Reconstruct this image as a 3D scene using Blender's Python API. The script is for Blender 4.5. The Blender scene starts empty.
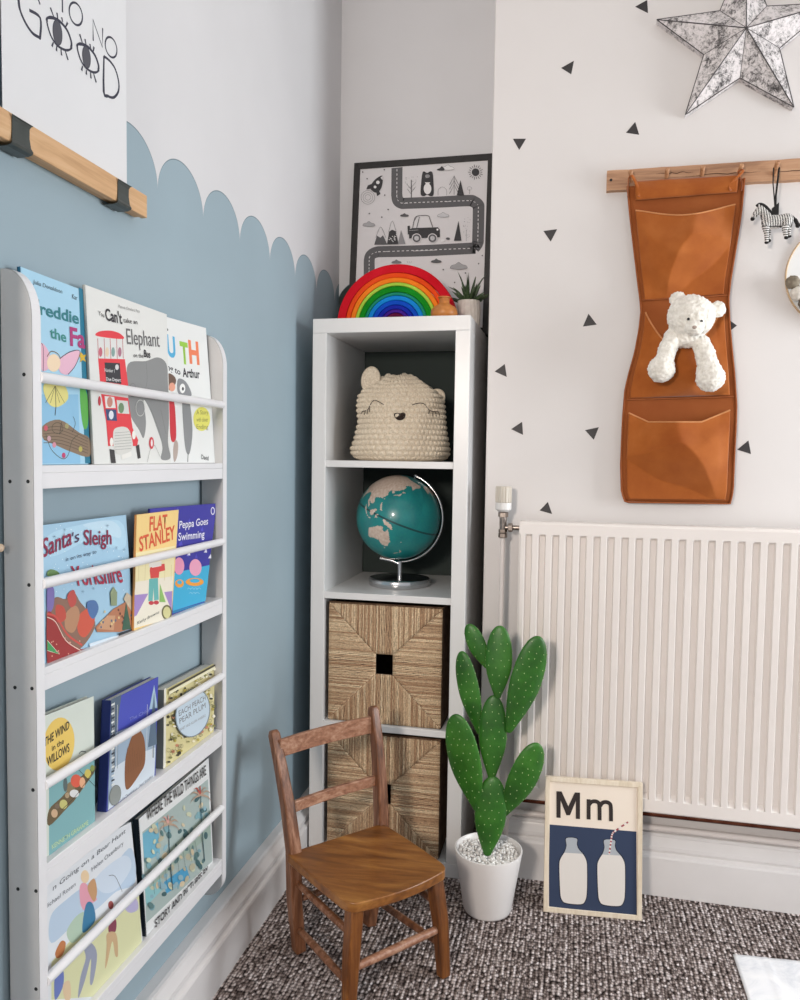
import bpy, bmesh, math, random
from mathutils import Vector, Matrix, noise
from mathutils.geometry import tessellate_polygon
random.seed(7)
PI = math.pi
COL = bpy.context.scene.collection
V3 = Vector

# ------------------------------------------------------------------ camera
CAM = V3((0.6906, -1.9849, 1.1102))
YAW, PITCH, ROLL, FPX = 0.22157, 0.0560, 0.01442, 780.0
_f = V3((-math.sin(YAW) * math.cos(PITCH), math.cos(YAW) * math.cos(PITCH), -math.sin(PITCH)))
_r = V3((math.cos(YAW), math.sin(YAW), 0))
_u = _r.cross(_f)
RR = _r * math.cos(ROLL) + _u * math.sin(ROLL)
UU = _u * math.cos(ROLL) - _r * math.sin(ROLL)
cd = bpy.data.cameras.new('camera')
cam = bpy.data.objects.new('camera', cd)
COL.objects.link(cam)
cd.sensor_fit = 'HORIZONTAL'; cd.sensor_width = 36.0; cd.lens = FPX / 800 * 36.0
cd.clip_start = 0.02
M = Matrix((RR, UU, -_f)).transposed().to_4x4(); M.translation = CAM
cam.matrix_world = M
bpy.context.scene.camera = cam

def hit(px, py, p0, n):
    """world point of a photo pixel on the plane through p0 with normal n"""
    d = _f + RR * ((px - 400) / FPX) - UU * ((py - 500) / FPX)
    p0 = V3(p0); n = V3(n)
    return CAM + d * ((p0 - CAM).dot(n) / d.dot(n))
def hx(px, py, X): return hit(px, py, (X, 0, 0), (1, 0, 0))
def hy(px, py, Y): return hit(px, py, (0, Y, 0), (0, 1, 0))
def hz(px, py, Z): return hit(px, py, (0, 0, Z), (0, 0, 1))

# ------------------------------------------------------------------ colour / materials
def lin(c):
    if isinstance(c, str):
        c = c.lstrip('#'); c = [int(c[i:i+2], 16) / 255 for i in (0, 2, 4)]
    return tuple(x / 12.92 if x <= .04045 else ((x + .055) / 1.055) ** 2.4 for x in c[:3]) + (1.0,)

class NT:
    def __init__(s, name):
        s.m = bpy.data.materials.new(name); s.m.use_nodes = True
        s.t = s.m.node_tree; s.b = s.t.nodes['Principled BSDF']
        s.tc = s.n('ShaderNodeTexCoord')
    def n(s, typ, **kw):
        nd = s.t.nodes.new(typ)
        for k, v in kw.items():
            if k in nd.inputs.keys() if isinstance(k, str) else False: nd.inputs[k].default_value = v
            else: setattr(nd, k, v)
        return nd
    def l(s, a, b): s.t.links.new(a, b)
    def mapping(s, scale=(1, 1, 1), rot=(0, 0, 0), src='Object'):
        mp = s.n('ShaderNodeMapping'); mp.inputs['Scale'].default_value = scale; mp.inputs['Rotation'].default_value = rot
        s.l(s.tc.outputs[src], mp.inputs['Vector']); return mp.outputs['Vector']
    def noise(s, vec, scale, detail=3, rough=.5, dist=0):
        nd = s.n('ShaderNodeTexNoise'); nd.inputs['Scale'].default_value = scale
        nd.inputs['Detail'].default_value = detail; nd.inputs['Roughness'].default_value = rough
        nd.inputs['Distortion'].default_value = dist
        s.l(vec, nd.inputs['Vector']); return nd.outputs['Fac']
    def ramp(s, fac, stops):
        r = s.n('ShaderNodeValToRGB'); e = r.color_ramp.elements
        while len(e) < len(stops): e.new(.5)
        for el, (p, c) in zip(e, stops): el.position = p; el.color = lin(c)
        s.l(fac, r.inputs['Fac']); return r.outputs['Color']
    def bump(s, h, strength=.3, dist=.002, chain=None):
        b = s.n('ShaderNodeBump'); b.inputs['Strength'].default_value = strength; b.inputs['Distance'].default_value = dist
        s.l(h, b.inputs['Height'])
        if chain: s.l(chain, b.inputs['Normal'])
        s.l(b.outputs['Normal'], s.b.inputs['Normal']); return b.outputs['Normal']
    def base(s, col): s.l(col, s.b.inputs['Base Color'])
    def setp(s, rough=.5, metal=0, spec=None):
        s.b.inputs['Roughness'].default_value = rough; s.b.inputs['Metallic'].default_value = metal
        if spec is not None: s.b.inputs['Specular IOR Level'].default_value = spec

def plain(name, c1, rough=.5, metal=0, var=.04, nscale=8, bump=0, bscale=200, spec=None, c2=None):
    t = NT(name); t.setp(rough, metal, spec)
    v = t.mapping()
    c = [int(c1.lstrip('#')[i:i+2], 16) / 255 for i in (0, 2, 4)]
    d = c2 or [max(0, x - var) for x in c]
    t.base(t.ramp(t.noise(v, nscale, 4), [(.3, d), (.7, c)]))
    if bump: t.bump(t.noise(v, bscale, 3), bump, .001)
    return t.m

def wood(name, dark, mid, light, axis=0, scale=1.0, rough=.45, bump=.15, stretch=14):
    t = NT(name); t.setp(rough)
    sc = [40 * scale] * 3; sc[axis] = 40 * scale / stretch
    v = t.mapping(tuple(sc))
    n1 = t.noise(v, 1.0, 6, .6, 1.2)
    sc2 = [x * 5 for x in sc]; sc2[axis] = sc[axis] * 1.5
    v2 = t.mapping(tuple(sc2)); n2 = t.noise(v2, 1.0, 3, .6)
    mx = t.n('ShaderNodeMath', operation='MULTIPLY_ADD'); mx.inputs[1].default_value = .35
    t.l(n2, mx.inputs[0]); 
    sb = t.n('ShaderNodeMath', operation='MULTIPLY'); sb.inputs[1].default_value = .72; t.l(n1, sb.inputs[0])
    t.l(sb.outputs[0], mx.inputs[2])
    t.base(t.ramp(mx.outputs[0], [(.33, dark), (.52, mid), (.72, light)]))
    t.bump(n2, bump, .001)
    return t.m

def vcol(name, rough=.5, metal=0, bump=0, bscale=300, spec=None, var=.0, coat=0):
    t = NT(name); t.setp(rough, metal, spec)
    a = t.n('ShaderNodeVertexColor'); a.layer_name = 'Col'
    if var:
        v = t.mapping(); n = t.noise(v, bscale, 3)
        r = t.ramp(n, [(.3, (1 - var,) * 3), (.7, (1, 1, 1))])
        m = t.n('ShaderNodeMix', data_type='RGBA', blend_type='MULTIPLY'); m.inputs[0].default_value = 1
        t.l(a.outputs['Color'], m.inputs[6]); t.l(r, m.inputs[7]); t.base(m.outputs[2])
    else: t.base(a.outputs['Color'])
    if bump: t.bump(t.noise(t.mapping(), bscale, 3), bump, .001)
    if coat: t.b.inputs['Coat Weight'].default_value = coat
    return t.m

# ------------------------------------------------------------------ objects
def props(o, label=None, cat=None, group=None, kind=None):
    if label: o['label'] = label
    if cat: o['category'] = cat
    if group: o['group'] = group
    if kind: o['kind'] = kind
    return o
def thing(name, loc, label, cat, group=None):
    o = bpy.data.objects.new(name, None); COL.objects.link(o)
    o.location = loc; o.empty_display_size = .03
    return props(o, label, cat, group)
def world_loc(o):
    p = V3((0, 0, 0))
    while o: p += o.location; o = o.parent
    return p

class MB:
    """collects world-space geometry and links it as one mesh object"""
    def __init__(s): s.v = []; s.f = []; s.mi = []; s.c = []; s.cur = None; s.m = 0
    def add(s, vs, fs, m=None, c=None):
        k = len(s.v); s.v += [V3(p) for p in vs]
        for f in fs:
            s.f.append([i + k for i in f]); s.mi.append(s.m if m is None else m)
            s.c.append(lin(c) if c is not None else s.cur)
        return s
    def box(s, x0, x1, y0, y1, z0, z1, **k):
        vs = [(x, y, z) for z in (z0, z1) for y in (y0, y1) for x in (x0, x1)]
        return s.add(vs, [(0, 2, 3, 1), (4, 5, 7, 6), (0, 1, 5, 4), (2, 6, 7, 3), (0, 4, 6, 2), (1, 3, 7, 5)], **k)
    def obox(s, c, ax, h, **k):
        c = V3(c); a, b, d = [V3(q).normalized() * hh for q, hh in zip(ax, h)]
        vs = [c + a * x + b * y + d * z for z in (-1, 1) for y in (-1, 1) for x in (-1, 1)]
        return s.add(vs, [(0, 2, 3, 1), (4, 5, 7, 6), (0, 1, 5, 4), (2, 6, 7, 3), (0, 4, 6, 2), (1, 3, 7, 5)], **k)
    def tube(s, pts, r, seg=10, cap=True, flat=1.0, up=None, **k):
        pts = [V3(p) for p in pts]; n = len(pts)
        rs = r if isinstance(r, (list, tuple)) else [r] * n
        T = []
        for i in range(n):
            t = (pts[min(i + 1, n - 1)] - pts[max(i - 1, 0)])
            T.append(t.normalized() if t.length > 1e-9 else V3((0, 0, 1)))
        a = V3(up) if up is not None else (V3((0, 0, 1)) if abs(T[0].z) < .9 else V3((1, 0, 0)))
        vs = []
        for i in range(n):
            a = (a - T[i] * a.dot(T[i])).normalized(); b = T[i].cross(a)
            for j in range(seg):
                t = 2 * PI * j / seg
                vs.append(pts[i] + a * (rs[i] * math.cos(t)) + b * (rs[i] * flat * math.sin(t)))
        fs = [(i * seg + j, i * seg + (j + 1) % seg, (i + 1) * seg + (j + 1) % seg, (i + 1) * seg + j) for i in range(n - 1) for j in range(seg)]
        if cap: fs += [tuple(range(seg))[::-1], tuple((n - 1) * seg + j for j in range(seg))]
        return s.add(vs, fs, **k)
    def lathe(s, prof, c, seg=40, axis=None, mod=None, **k):
        c = V3(c); n = len(prof); vs = []
        q = V3((0, 0, 1)).rotation_difference(V3(axis)) if axis else None
        for i, (r, z) in enumerate(prof):
            for j in range(seg):
                t = 2 * PI * j / seg; rr = r * (mod(t, i) if mod else 1)
                p = V3((rr * math.cos(t), rr * math.sin(t), z))
                vs.append(c + (q @ p if q else p))
        fs = [(i * seg + j, i * seg + (j + 1) % seg, (i + 1) * seg + (j + 1) % seg, (i + 1) * seg + j) for i in range(n - 1) for j in range(seg)]
        if prof[0][0] > 0: fs.append(tuple(range(seg))[::-1])
        if prof[-1][0] > 0: fs.append(tuple((n - 1) * seg + j for j in range(seg)))
        return s.add(vs, fs, **k)
    def ell(s, c, r, seg=16, rings=10, rot=None, **k):
        c = V3(c); r = (r,) * 3 if isinstance(r, (int, float)) else r; vs = []
        for i in range(rings + 1):
            ph = PI * i / rings
            for j in range(seg):
                t = 2 * PI * j / seg
                p = V3((r[0] * math.sin(ph) * math.cos(t), r[1] * math.sin(ph) * math.sin(t), r[2] * math.cos(ph)))
                vs.append(c + (rot @ p if rot else p))
        fs = [(i * seg + j, (i + 1) * seg + j, (i + 1) * seg + (j + 1) % seg, i * seg + (j + 1) % seg) for i in range(rings) for j in range(seg)]
        return s.add(vs, fs, **k)
    def grid(s, fn, nu, nv, **k):
        vs = [fn(i / nu, j / nv) for j in range(nv + 1) for i in range(nu + 1)]
        fs = [(j * (nu + 1) + i, j * (nu + 1) + i + 1, (j + 1) * (nu + 1) + i + 1, (j + 1) * (nu + 1) + i) for j in range(nv) for i in range(nu)]
        return s.add(vs, fs, **k)
    def prism(s, poly, d, **k):
        """poly: planar world points, extruded by vector d"""
        poly = [V3(p) for p in poly]; d = V3(d); n = len(poly)
        tri = tessellate_polygon([poly])
        vs = poly + [p + d for p in poly]
        fs = [tuple(t) for t in tri] + [tuple(i + n for i in reversed(t)) for t in tri]
        fs += [(i, (i + 1) % n, n + (i + 1) % n, n + i) for i in range(n)]
        return s.add(vs, fs, **k)
    def build(s, name, mats, parent=None, loc=None, smooth=False, bevel=0, bseg=2, angle=40, label=None, weld=True):
        off = world_loc(parent) if parent else V3(loc if loc is not None else (0, 0, 0))
        me = bpy.data.meshes.new(name)
        me.from_pydata([tuple(p - off) for p in s.v], [], s.f)
        if not isinstance(mats, (list, tuple)): mats = [mats]
        for m in mats: me.materials.append(m)
        me.polygons.foreach_set('material_index', s.mi)
        if any(c is not None for c in s.c):
            at = me.color_attributes.new('Col', 'FLOAT_COLOR', 'CORNER')
            buf = []
            for f, c in zip(s.f, s.c): buf += list(c or (.8, .8, .8, 1)) * len(f)
            at.data.foreach_set('color', buf)
        bm = bmesh.new(); bm.from_mesh(me)
        if weld: bmesh.ops.remove_doubles(bm, verts=bm.verts, dist=1e-6)
        bmesh.ops.recalc_face_normals(bm, faces=bm.faces) if smooth != 'raw' else None
        bm.to_mesh(me); bm.free()
        if smooth: me.shade_smooth() if smooth is True else me.shade_smooth()
        o = bpy.data.objects.new(name, me); COL.objects.link(o)
        if parent: o.parent = parent
        else: o.location = off
        if smooth is True and angle < 180: me.set_sharp_from_angle(angle=math.radians(angle))
        if bevel:
            b = o.modifiers.new('bevel', 'BEVEL'); b.width = bevel; b.segments = bseg; b.limit_method = 'ANGLE'; b.angle_limit = math.radians(35)
            me.shade_smooth(); me.set_sharp_from_angle(angle=math.radians(50)); b.harden_normals = False
        if label: o['label'] = label
        return o

def structure(name, mb, mats, **k):
    o = mb.build(name, mats, **k); o['kind'] = 'structure'; return o

# ------------------------------------------------------------------ printed artwork and lettering
_tc = {}
def glyphs(txt, bold=0, shear=0):
    key = (txt, bold, shear)
    if key in _tc: return _tc[key]
    cu = bpy.data.curves.new('lettering', 'FONT'); cu.body = txt; cu.size = 1; cu.offset = bold; cu.shear = shear
    cu.resolution_u = 3
    ob = bpy.data.objects.new('lettering', cu); COL.objects.link(ob)
    dg = bpy.context.evaluated_depsgraph_get(); dg.update()
    me = ob.evaluated_get(dg).to_mesh()
    vs = [(v.co.x, v.co.y) for v in me.vertices]; fs = [tuple(p.vertices) for p in me.polygons]
    bpy.data.objects.remove(ob); bpy.data.curves.remove(cu)
    x0 = min(v[0] for v in vs); x1 = max(v[0] for v in vs)
    r = ([((v[0] - x0) / (x1 - x0), v[1] / .7) for v in vs], fs)
    _tc[key] = r; return r

class Art:
    """flat printed shapes on a plane; input in photo pixels, laid on the real surface"""
    def __init__(s, p0, n, zoom=None, eps=.000016, clip=None):
        s.p0 = V3(p0); s.n = V3(n).normalized()
        if s.n.dot(CAM - s.p0) < 0: s.n = -s.n
        s.mb = MB(); s.k = 1; s.eps = eps; s.z = zoom or (0, 0, 1); s.clip = clip
    def zoom(s, x0, y0, sc): s.z = (x0, y0, sc); return s
    def P(s, x, y):
        return hit(s.z[0] + x / s.z[2], s.z[1] + y / s.z[2], s.p0, s.n)
    def _emit(s, pts, fs, c, k=None):
        o = s.n * (s.eps * (s.k if k is None else k)); s.mb.add([p + o for p in pts], fs, c=c)
        if k is None: s.k += 1
    def poly(s, pts, c):
        P = [s.P(*p) for p in pts]
        if len(P) == 4 and False: pass
        tri = tessellate_polygon([P]); s._emit(P, [tuple(t) for t in tri], c); return s
    def curve(s, pts, c, n=6): return s.poly(smooth2(pts, n, True), c)
    def oval(s, cx, cy, rx, ry, c, rot=0, a0=0, a1=360, n=28):
        pts = []
        for i in range(n):
            t = math.radians(a0 + (a1 - a0) * i / (n if a1 - a0 == 360 else n - 1))
            x, y = rx * math.cos(t), ry * math.sin(t); r = math.radians(rot)
            pts.append((cx + x * math.cos(r) - y * math.sin(r), cy + x * math.sin(r) + y * math.cos(r)))
        return s.poly(pts, c)
    def ring(s, cx, cy, rx, ry, c, w, rot=0, n=28):
        pts = []
        for i in range(n + 1):
            t = 2 * PI * i / n; x, y = rx * math.cos(t), ry * math.sin(t); r = math.radians(rot)
            pts.append((cx + x * math.cos(r) - y * math.sin(r), cy + x * math.sin(r) + y * math.cos(r)))
        return s.stroke(pts, c, w)
    def stroke(s, pts, c, w, curve=0):
        """w in metres"""
        if curve: pts = smooth2(pts, curve, False)
        P = [s.P(*p) for p in pts]; ws = w if isinstance(w, (list, tuple)) else [w] * len(P)
        vs = []; n = len(P)
        for i in range(n):
            t = (P[min(i + 1, n - 1)] - P[max(i - 1, 0)]).normalized(); sd = s.n.cross(t)
            vs += [P[i] + sd * ws[min(i, len(ws) - 1)] / 2, P[i] - sd * ws[min(i, len(ws) - 1)] / 2]
        s._emit(vs, [(2 * i, 2 * i + 1, 2 * i + 3, 2 * i + 2) for i in range(n - 1)], c); return s
    def text(s, txt, a, b, top, c, bold=0.0, shear=0):
        """a,b: baseline ends; top: cap-height point above a"""
        vs, fs = glyphs(txt, bold, shear)
        A, B, T = s.P(*a), s.P(*b), s.P(*top)
        s._emit([A + (B - A) * x + (T - A) * y for x, y in vs], fs, c); return s
    def build(s, name, mat, parent):
        return s.mb.build(name, mat, parent, smooth='raw', weld=False)

def smooth2(pts, n, closed):
    out = []; m = len(pts)
    g = (lambda i: pts[i % m]) if closed else (lambda i: pts[max(0, min(m - 1, i))])
    for i in range(m if closed else m - 1):
        p0, p1, p2, p3 = g(i - 1), g(i), g(i + 1), g(i + 2)
        for k in range(n):
            t = k / n
            out.append(tuple(.5 * (2 * b + (c - a) * t + (2 * a - 5 * b + 4 * c - d) * t * t + (3 * b - a - 3 * c + d) * t ** 3) for a, b, c, d in zip(p0, p1, p2, p3)))
    if not closed: out.append(tuple(pts[-1]))
    return out

PRINT = vcol('printed_ink', .45)
MATTE = vcol('matte_print', .8)
# ------------------------------------------------------------------ the room
XW, YA, YW, XC, ZC = -.05, .39, .075, .457, 2.75
SP, SO = .174, -.002          # scallop period and one cusp
def wall_paint(name, axis, bl=('#98aab3', '#9eb1ba')):
    """white emulsion above, scalloped lower band, blue-grey by default"""
    t = NT(name); t.setp(.75, spec=.3)
    g = t.n('ShaderNodeNewGeometry'); sp = t.n('ShaderNodeSeparateXYZ'); t.l(g.outputs['Position'], sp.inputs[0])
    def m(op, a, b=None, c=None):
        nd = t.n('ShaderNodeMath', operation=op)
        for i, q in enumerate((a, b, c)):
            if q is None: continue
            if isinstance(q, (int, float)): nd.inputs[i].default_value = q
            else: t.l(q, nd.inputs[i])
        return nd.outputs[0]
    h = sp.outputs[axis]
    off = SO if axis == 1 else XW - .006
    ph = m('FRACT', m('DIVIDE', m('SUBTRACT', h, off - 40 * SP), SP))
    q = m('SUBTRACT', m('MULTIPLY', ph, 2.0), 1.0)
    arc = m('POWER', m('MAXIMUM', m('SUBTRACT', 1.0, m('POWER', m('ABSOLUTE', q), 2.0)), 0.0), .5)
    edge = m('MULTIPLY_ADD', arc, .080, 1.577)
    below = m('LESS_THAN', sp.outputs[2], edge)
    line = m('LESS_THAN', m('ABSOLUTE', m('SUBTRACT', sp.outputs[2], edge)), .0011)
    v = t.mapping()
    n = t.noise(v, 3, 3)
    white = t.ramp(n, [(.3, '#d6d5d6'), (.7, '#dcdbdc')])
    blue = t.ramp(n, [(.3, bl[0]), (.7, bl[1])])
    mx = t.n('ShaderNodeMix', data_type='RGBA'); t.l(below, mx.inputs[0]); t.l(white, mx.inputs[6]); t.l(blue, mx.inputs[7])
    mx2 = t.n('ShaderNodeMix', data_type='RGBA'); t.l(line, mx2.inputs[0]); t.l(mx.outputs[2], mx2.inputs[6]); mx2.inputs[7].default_value = lin('#7c8d93')
    t.base(mx2.outputs[2]); t.bump(t.noise(v, 260, 2), .12, .0008)
    return t.m
WHITEWALL = plain('white_wall_paint', '#dcd8d6', .7, var=.012, nscale=3, bump=.1, bscale=220, spec=.3)
GLOSS = plain('white_gloss_paint', '#e4e1e0', .35, var=.02, nscale=10, bump=.03, bscale=60)

structure('wall_left', MB().box(XW - .1, XW, -3.4, YA + .1, 0, ZC), wall_paint('scalloped_blue_wall', 1))
structure('wall_alcove', MB().box(XW, XC + .1, YA, YA + .1, 0, ZC), wall_paint('scalloped_dark_alcove', 0, ('#2f3836', '#353e3c')))  # lower band far darker than the blue-grey of the left wall
structure('wall_right', MB().box(XC, 2.9, YW, YA + .1, 0, ZC), WHITEWALL, bevel=.003)
structure('ceiling', MB().box(XW, 2.9, -3.4, YA, ZC, ZC + .05), plain('ceiling_white', '#ececec', .9))

def carpet():
    t = NT('looped_wool_carpet'); t.setp(.95, spec=.1)
    v = t.mapping((1, 1, 1))
    def vor(sx, sy, feat='F1'):
        mp = t.mapping((sx, sy, 1)); w = t.n('ShaderNodeTexVoronoi', voronoi_dimensions='2D', feature=feat)
        w.inputs['Scale'].default_value = 1; w.inputs['Randomness'].default_value = .75; t.l(mp, w.inputs['Vector']); return w
    a = vor(150, 112); b = vor(330, 240)
    wav = t.n('ShaderNodeTexWave', wave_type='BANDS', bands_direction='X'); wav.inputs['Scale'].default_value = 1
    wav.inputs['Distortion'].default_value = 1.2; wav.inputs['Detail'].default_value = 2; wav.inputs['Detail Scale'].default_value = 1.5
    t.l(t.mapping((26, 12, 1)), wav.inputs['Vector'])
    cr = t.ramp(a.outputs['Color'], [(.15, '#6d605c'), (.4, '#a2948f'), (.62, '#c6b9b5'), (.9, '#ece2e0')])
    dk = t.ramp(a.outputs['Distance'], [(.25, (1, 1, 1)), (.75, (.30, .28, .28))])
    m = t.n('ShaderNodeMix', data_type='RGBA', blend_type='MULTIPLY'); m.inputs[0].default_value = 1; t.l(cr, m.inputs[6]); t.l(dk, m.inputs[7])
    rw = t.ramp(wav.outputs['Fac'], [(.05, (.55, .52, .52)), (.4, (1, 1, 1))])
    m2 = t.n('ShaderNodeMix', data_type='RGBA', blend_type='MULTIPLY'); m2.inputs[0].default_value = .8; t.l(m.outputs[2], m2.inputs[6]); t.l(rw, m2.inputs[7])
    t.base(m2.outputs[2])
    inv = t.n('ShaderNodeMath', operation='SUBTRACT'); inv.inputs[0].default_value = 1; t.l(a.outputs['Distance'], inv.inputs[1])
    ad = t.n('ShaderNodeMath', operation='ADD'); t.l(inv.outputs[0], ad.inputs[0]); t.l(wav.outputs['Fac'], ad.inputs[1])
    t.bump(ad.outputs[0], .9, .004)
    return t.m
CARPET = carpet()
structure('floor', MB().box(-.2, 3.4, -3.6, .5, -.05, 0), CARPET)

def skirting(path_fn, a, b, h, depth):
    """moulded skirting; path_fn(s, d, z) -> world point, d = distance out from the wall"""
    P = [(depth, 0), (depth, h * .62), (depth - .002, h * .66), (depth - .010, h * .69), (depth - .010, h * .72), (depth - .006, h * .74), (depth - .007, h * .80), (depth - .018, h * .90),
         (depth - .020, h * .925), (depth - .017, h * .94), (depth - .018, h * .985), (depth - .024, h), (0, h), (0, 0)]
    m = MB(); n = len(P)
    vs = [path_fn(s, d, z) for s in (a, b) for d, z in P]
    m.add(vs, [(i, (i + 1) % n, n + (i + 1) % n, n + i) for i in range(n)] + [tuple(range(n)), tuple(range(n, 2 * n))])
    return m
structure('baseboard_left', skirting(lambda s, d, z: (XW + d, s, z), -3.4, YA, .140, .045), GLOSS)
structure('baseboard_alcove', skirting(lambda s, d, z: (s, YA - d, z), XW + .045, XC, .16, .03), GLOSS)
structure('baseboard_right', skirting(lambda s, d, z: (s, YW - d, z), XC, 2.9, .158, .030), GLOSS)

# ------------------------------------------------------------------ cube shelf unit in the corner
FOIL = plain('white_foil', '#dedddc', .32, var=.015, nscale=5)
shelf = thing('cube_shelf_unit', (.21, 0, 0), 'tall narrow white four-cube shelf unit standing in the alcove corner', 'shelf unit')
KW, KH, KD, T1 = .42, 1.47, .385, .038
MB().box(0, T1, 0, KD, T1, KH - T1).build('side_panel', FOIL, shelf, bevel=.0012)
MB().box(KW - T1, KW, 0, KD, T1, KH - T1).build('side_panel', FOIL, shelf, bevel=.0012)
MB().box(0, KW, 0, KD, KH - T1, KH).build('top_panel', FOIL, shelf, bevel=.0015)
MB().box(0, KW, 0, KD, 0, T1).build('bottom_panel', FOIL, shelf, bevel=.0015)
CELL = [(1.097, 1.432), (.744, 1.079), (.391, .726), (.038, .373)]
for z0, z1 in ((1.079, 1.097), (.726, .744), (.373, .391)):
    MB().box(T1, KW - T1, .002, KD, z0, z1).build('shelf_board', FOIL, shelf, bevel=.001)

# ------------------------------------------------------------------ wall-hung book rack
RACK = plain('white_lacquer', '#e6e6e8', .35, var=.012, nscale=6)
GREYSIDE = plain('pale_grey_board', '#c6c6c6', .45, var=.02, nscale=20, bump=.05, bscale=400)
HOLE = plain('dark_screw_hole', '#1d1d1d', .6)
rack = thing('book_rack', (-.02, -.8, .195), 'tall white wall-mounted book rack with four ledges and retaining rods', 'book rack')
def side_panel(y0, y1):
    # outline in X-Z with rounded front corners
    xb, xf, z0, z1, r = -.0455, 0.0, .195, 1.346, .038
    pts = [(xb, z0)]
    for k in range(11):
        t = -PI / 2 + PI / 2 * k / 10; pts.append((xf - r + r * math.cos(t), z0 + r + r * math.sin(t)))
    r2 = .040
    for k in range(13):
        t = PI / 2 * k / 12; pts.append((xf - r2 + r2 * math.cos(t), z1 - .062 + .062 * math.sin(t)))
    pts.append((xb, z1))
    return MB().prism([(px, y0, pz) for px, pz in pts], (0, y1 - y0, 0))
YN0, YN1, YF0, YF1 = -1.098, -1.080, -.539, -.521
near_side = side_panel(YN0, YN1).build('side_panel', GREYSIDE, rack, bevel=.0008)
side_panel(YF0, YF1).build('side_panel', GREYSIDE, rack, bevel=.0008)
def edge_strip(y0, y1):
    m = MB(); xf, z0, z1, r = 0.0, .195, 1.346, .038
    pts = []
    for k in range(11):
        t = -PI / 2 + PI / 2 * k / 10; pts.append((xf - r + r * math.cos(t), z0 + r + r * math.sin(t)))
    for k in range(13):
        t = PI / 2 * k / 12; pts.append((xf - .040 + .040 * math.cos(t), z1 - .062 + .062 * math.sin(t)))
    for i in range(len(pts) - 1):
        (a, b), (c, d) = pts[i], pts[i + 1]; n = V3((d - b, 0, -(c - a))).normalized() * .0006
        m.add([V3((a, y0, b)) + n, V3((a, y1, b)) + n, V3((c, y1, d)) + n, V3((c, y0, d)) + n], [(0, 1, 2, 3)])
    return m
edge_strip(YN0 + .0005, YN1 - .0005).build('edging', RACK, rack, smooth=True, label='white edging strip on the front of a grey side')
edge_strip(YF0 + .0005, YF1 - .0005).build('edging', RACK, rack, smooth=True, label='white edging strip on the front of a grey side')
LEDGE = [(1.0912, 1.0602), (.8194, .7880), (.5482, .5165), (.2770, .2452)]
for zt, zb in LEDGE:
    m = MB().box(-.0455, 0, YN1, YF0, zt - .010, zt).box(-.010, 0, YN1, YF0, zb, zt - .0101)
    m.build('ledge', RACK, rack, bevel=.0006)
for z in (1.2075, .9330, .6580, .3830):
    MB().tube([(-.0025, YN1 - .002, z), (-.0025, YF0 + .002, z)], .0075, 16).build('retaining_rod', RACK, rack, smooth=True)
for cz in (1.066, .253):
    MB().box(XW + .0002, -.0456, YN1 + .02, YF0 - .02, cz, cz + .013).build('wall_cleat', RACK, rack)
hole_px = [(24, 374.5), (10, 481.5), (28, 481.5), (29, 585), (15, 687.5), (32, 688.5), (33, 790), (18, 889), (36, 891), (36, 989)]
for px, py in hole_px:
    p = hy(px, py, YN0)
    MB().lathe([(.0026, 0), (.0024, .0004), (0, .0004)], (p.x, YN0 - .0001, p.z), 14, axis=(0, -1, 0)).build('screw_hole', HOLE, near_side, label='dark screw hole')

# ------------------------------------------------------------------ radiator, valve, pipes
RAD = plain('radiator_enamel', '#e6dfda', .32, var=.012, nscale=4)
rad = thing('radiator', (1.15, .03, .24), 'long white panel radiator with vertical flutes mounted on the right wall', 'radiator')
def radiator_panel():
    x0, x1, yf, zb, zt = .555, 1.76, -.010, .238, .950
    pitch = .0333; prof = [(x0, .004), (x0 + .004, 0)]
    x = x0 + .013
    while x + pitch < x1 - .01:
        prof += [(x, 0), (x + .0050, .0105), (x + .0165, .0105), (x + .0195, 0)]
        x += pitch
    prof += [(x1 - .004, 0), (x1, .004)]
    rows = [(zb, .004, 0), (zb + .004, 0, 0), (zb + .034, 0, 0), (zb + .046, 0, 1), (zt - .036, 0, 1), (zt - .030, 0, .0), (zt - .005, 0, 0), (zt - .0005, .003, 0), (zt, .006, 0)]
    m = MB(); n = len(prof)
    vs = [(x, yf + e + d * k, z) for z, e, k in rows for x, d in prof]
    fs = [(j * n + i, j * n + i + 1, (j + 1) * n + i + 1, (j + 1) * n + i) for j in range(len(rows) - 1) for i in range(n - 1)]
    m.add(vs, fs)
    b = len(vs)
    return m, x0, x1, zb, zt, yf
m, x0, x1, zb, zt, yf = radiator_panel()
m.build('front_panel', RAD, rad, smooth=True, angle=30, bevel=0)
MB().box(x0 + .001, x1 - .001, yf + .016, yf + .05, zb + .003, zt - .003).build('body', RAD, rad, bevel=.004)
MB().box(x0 - .001, x0 + .003, yf + .003, yf + .052, zb + .004, zt - .006).build('side_cover', RAD, rad, bevel=.001)
MB().box(x0, x1, yf + .004, yf + .052, zt - .004, zt + .0015).build('top_grille', RAD, rad, bevel=.002)
for bx in (.75, 1.5):
    MB().box(bx, bx + .03, yf + .05, YW - .001, .35, .85).build('bracket', RAD, rad)

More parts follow.
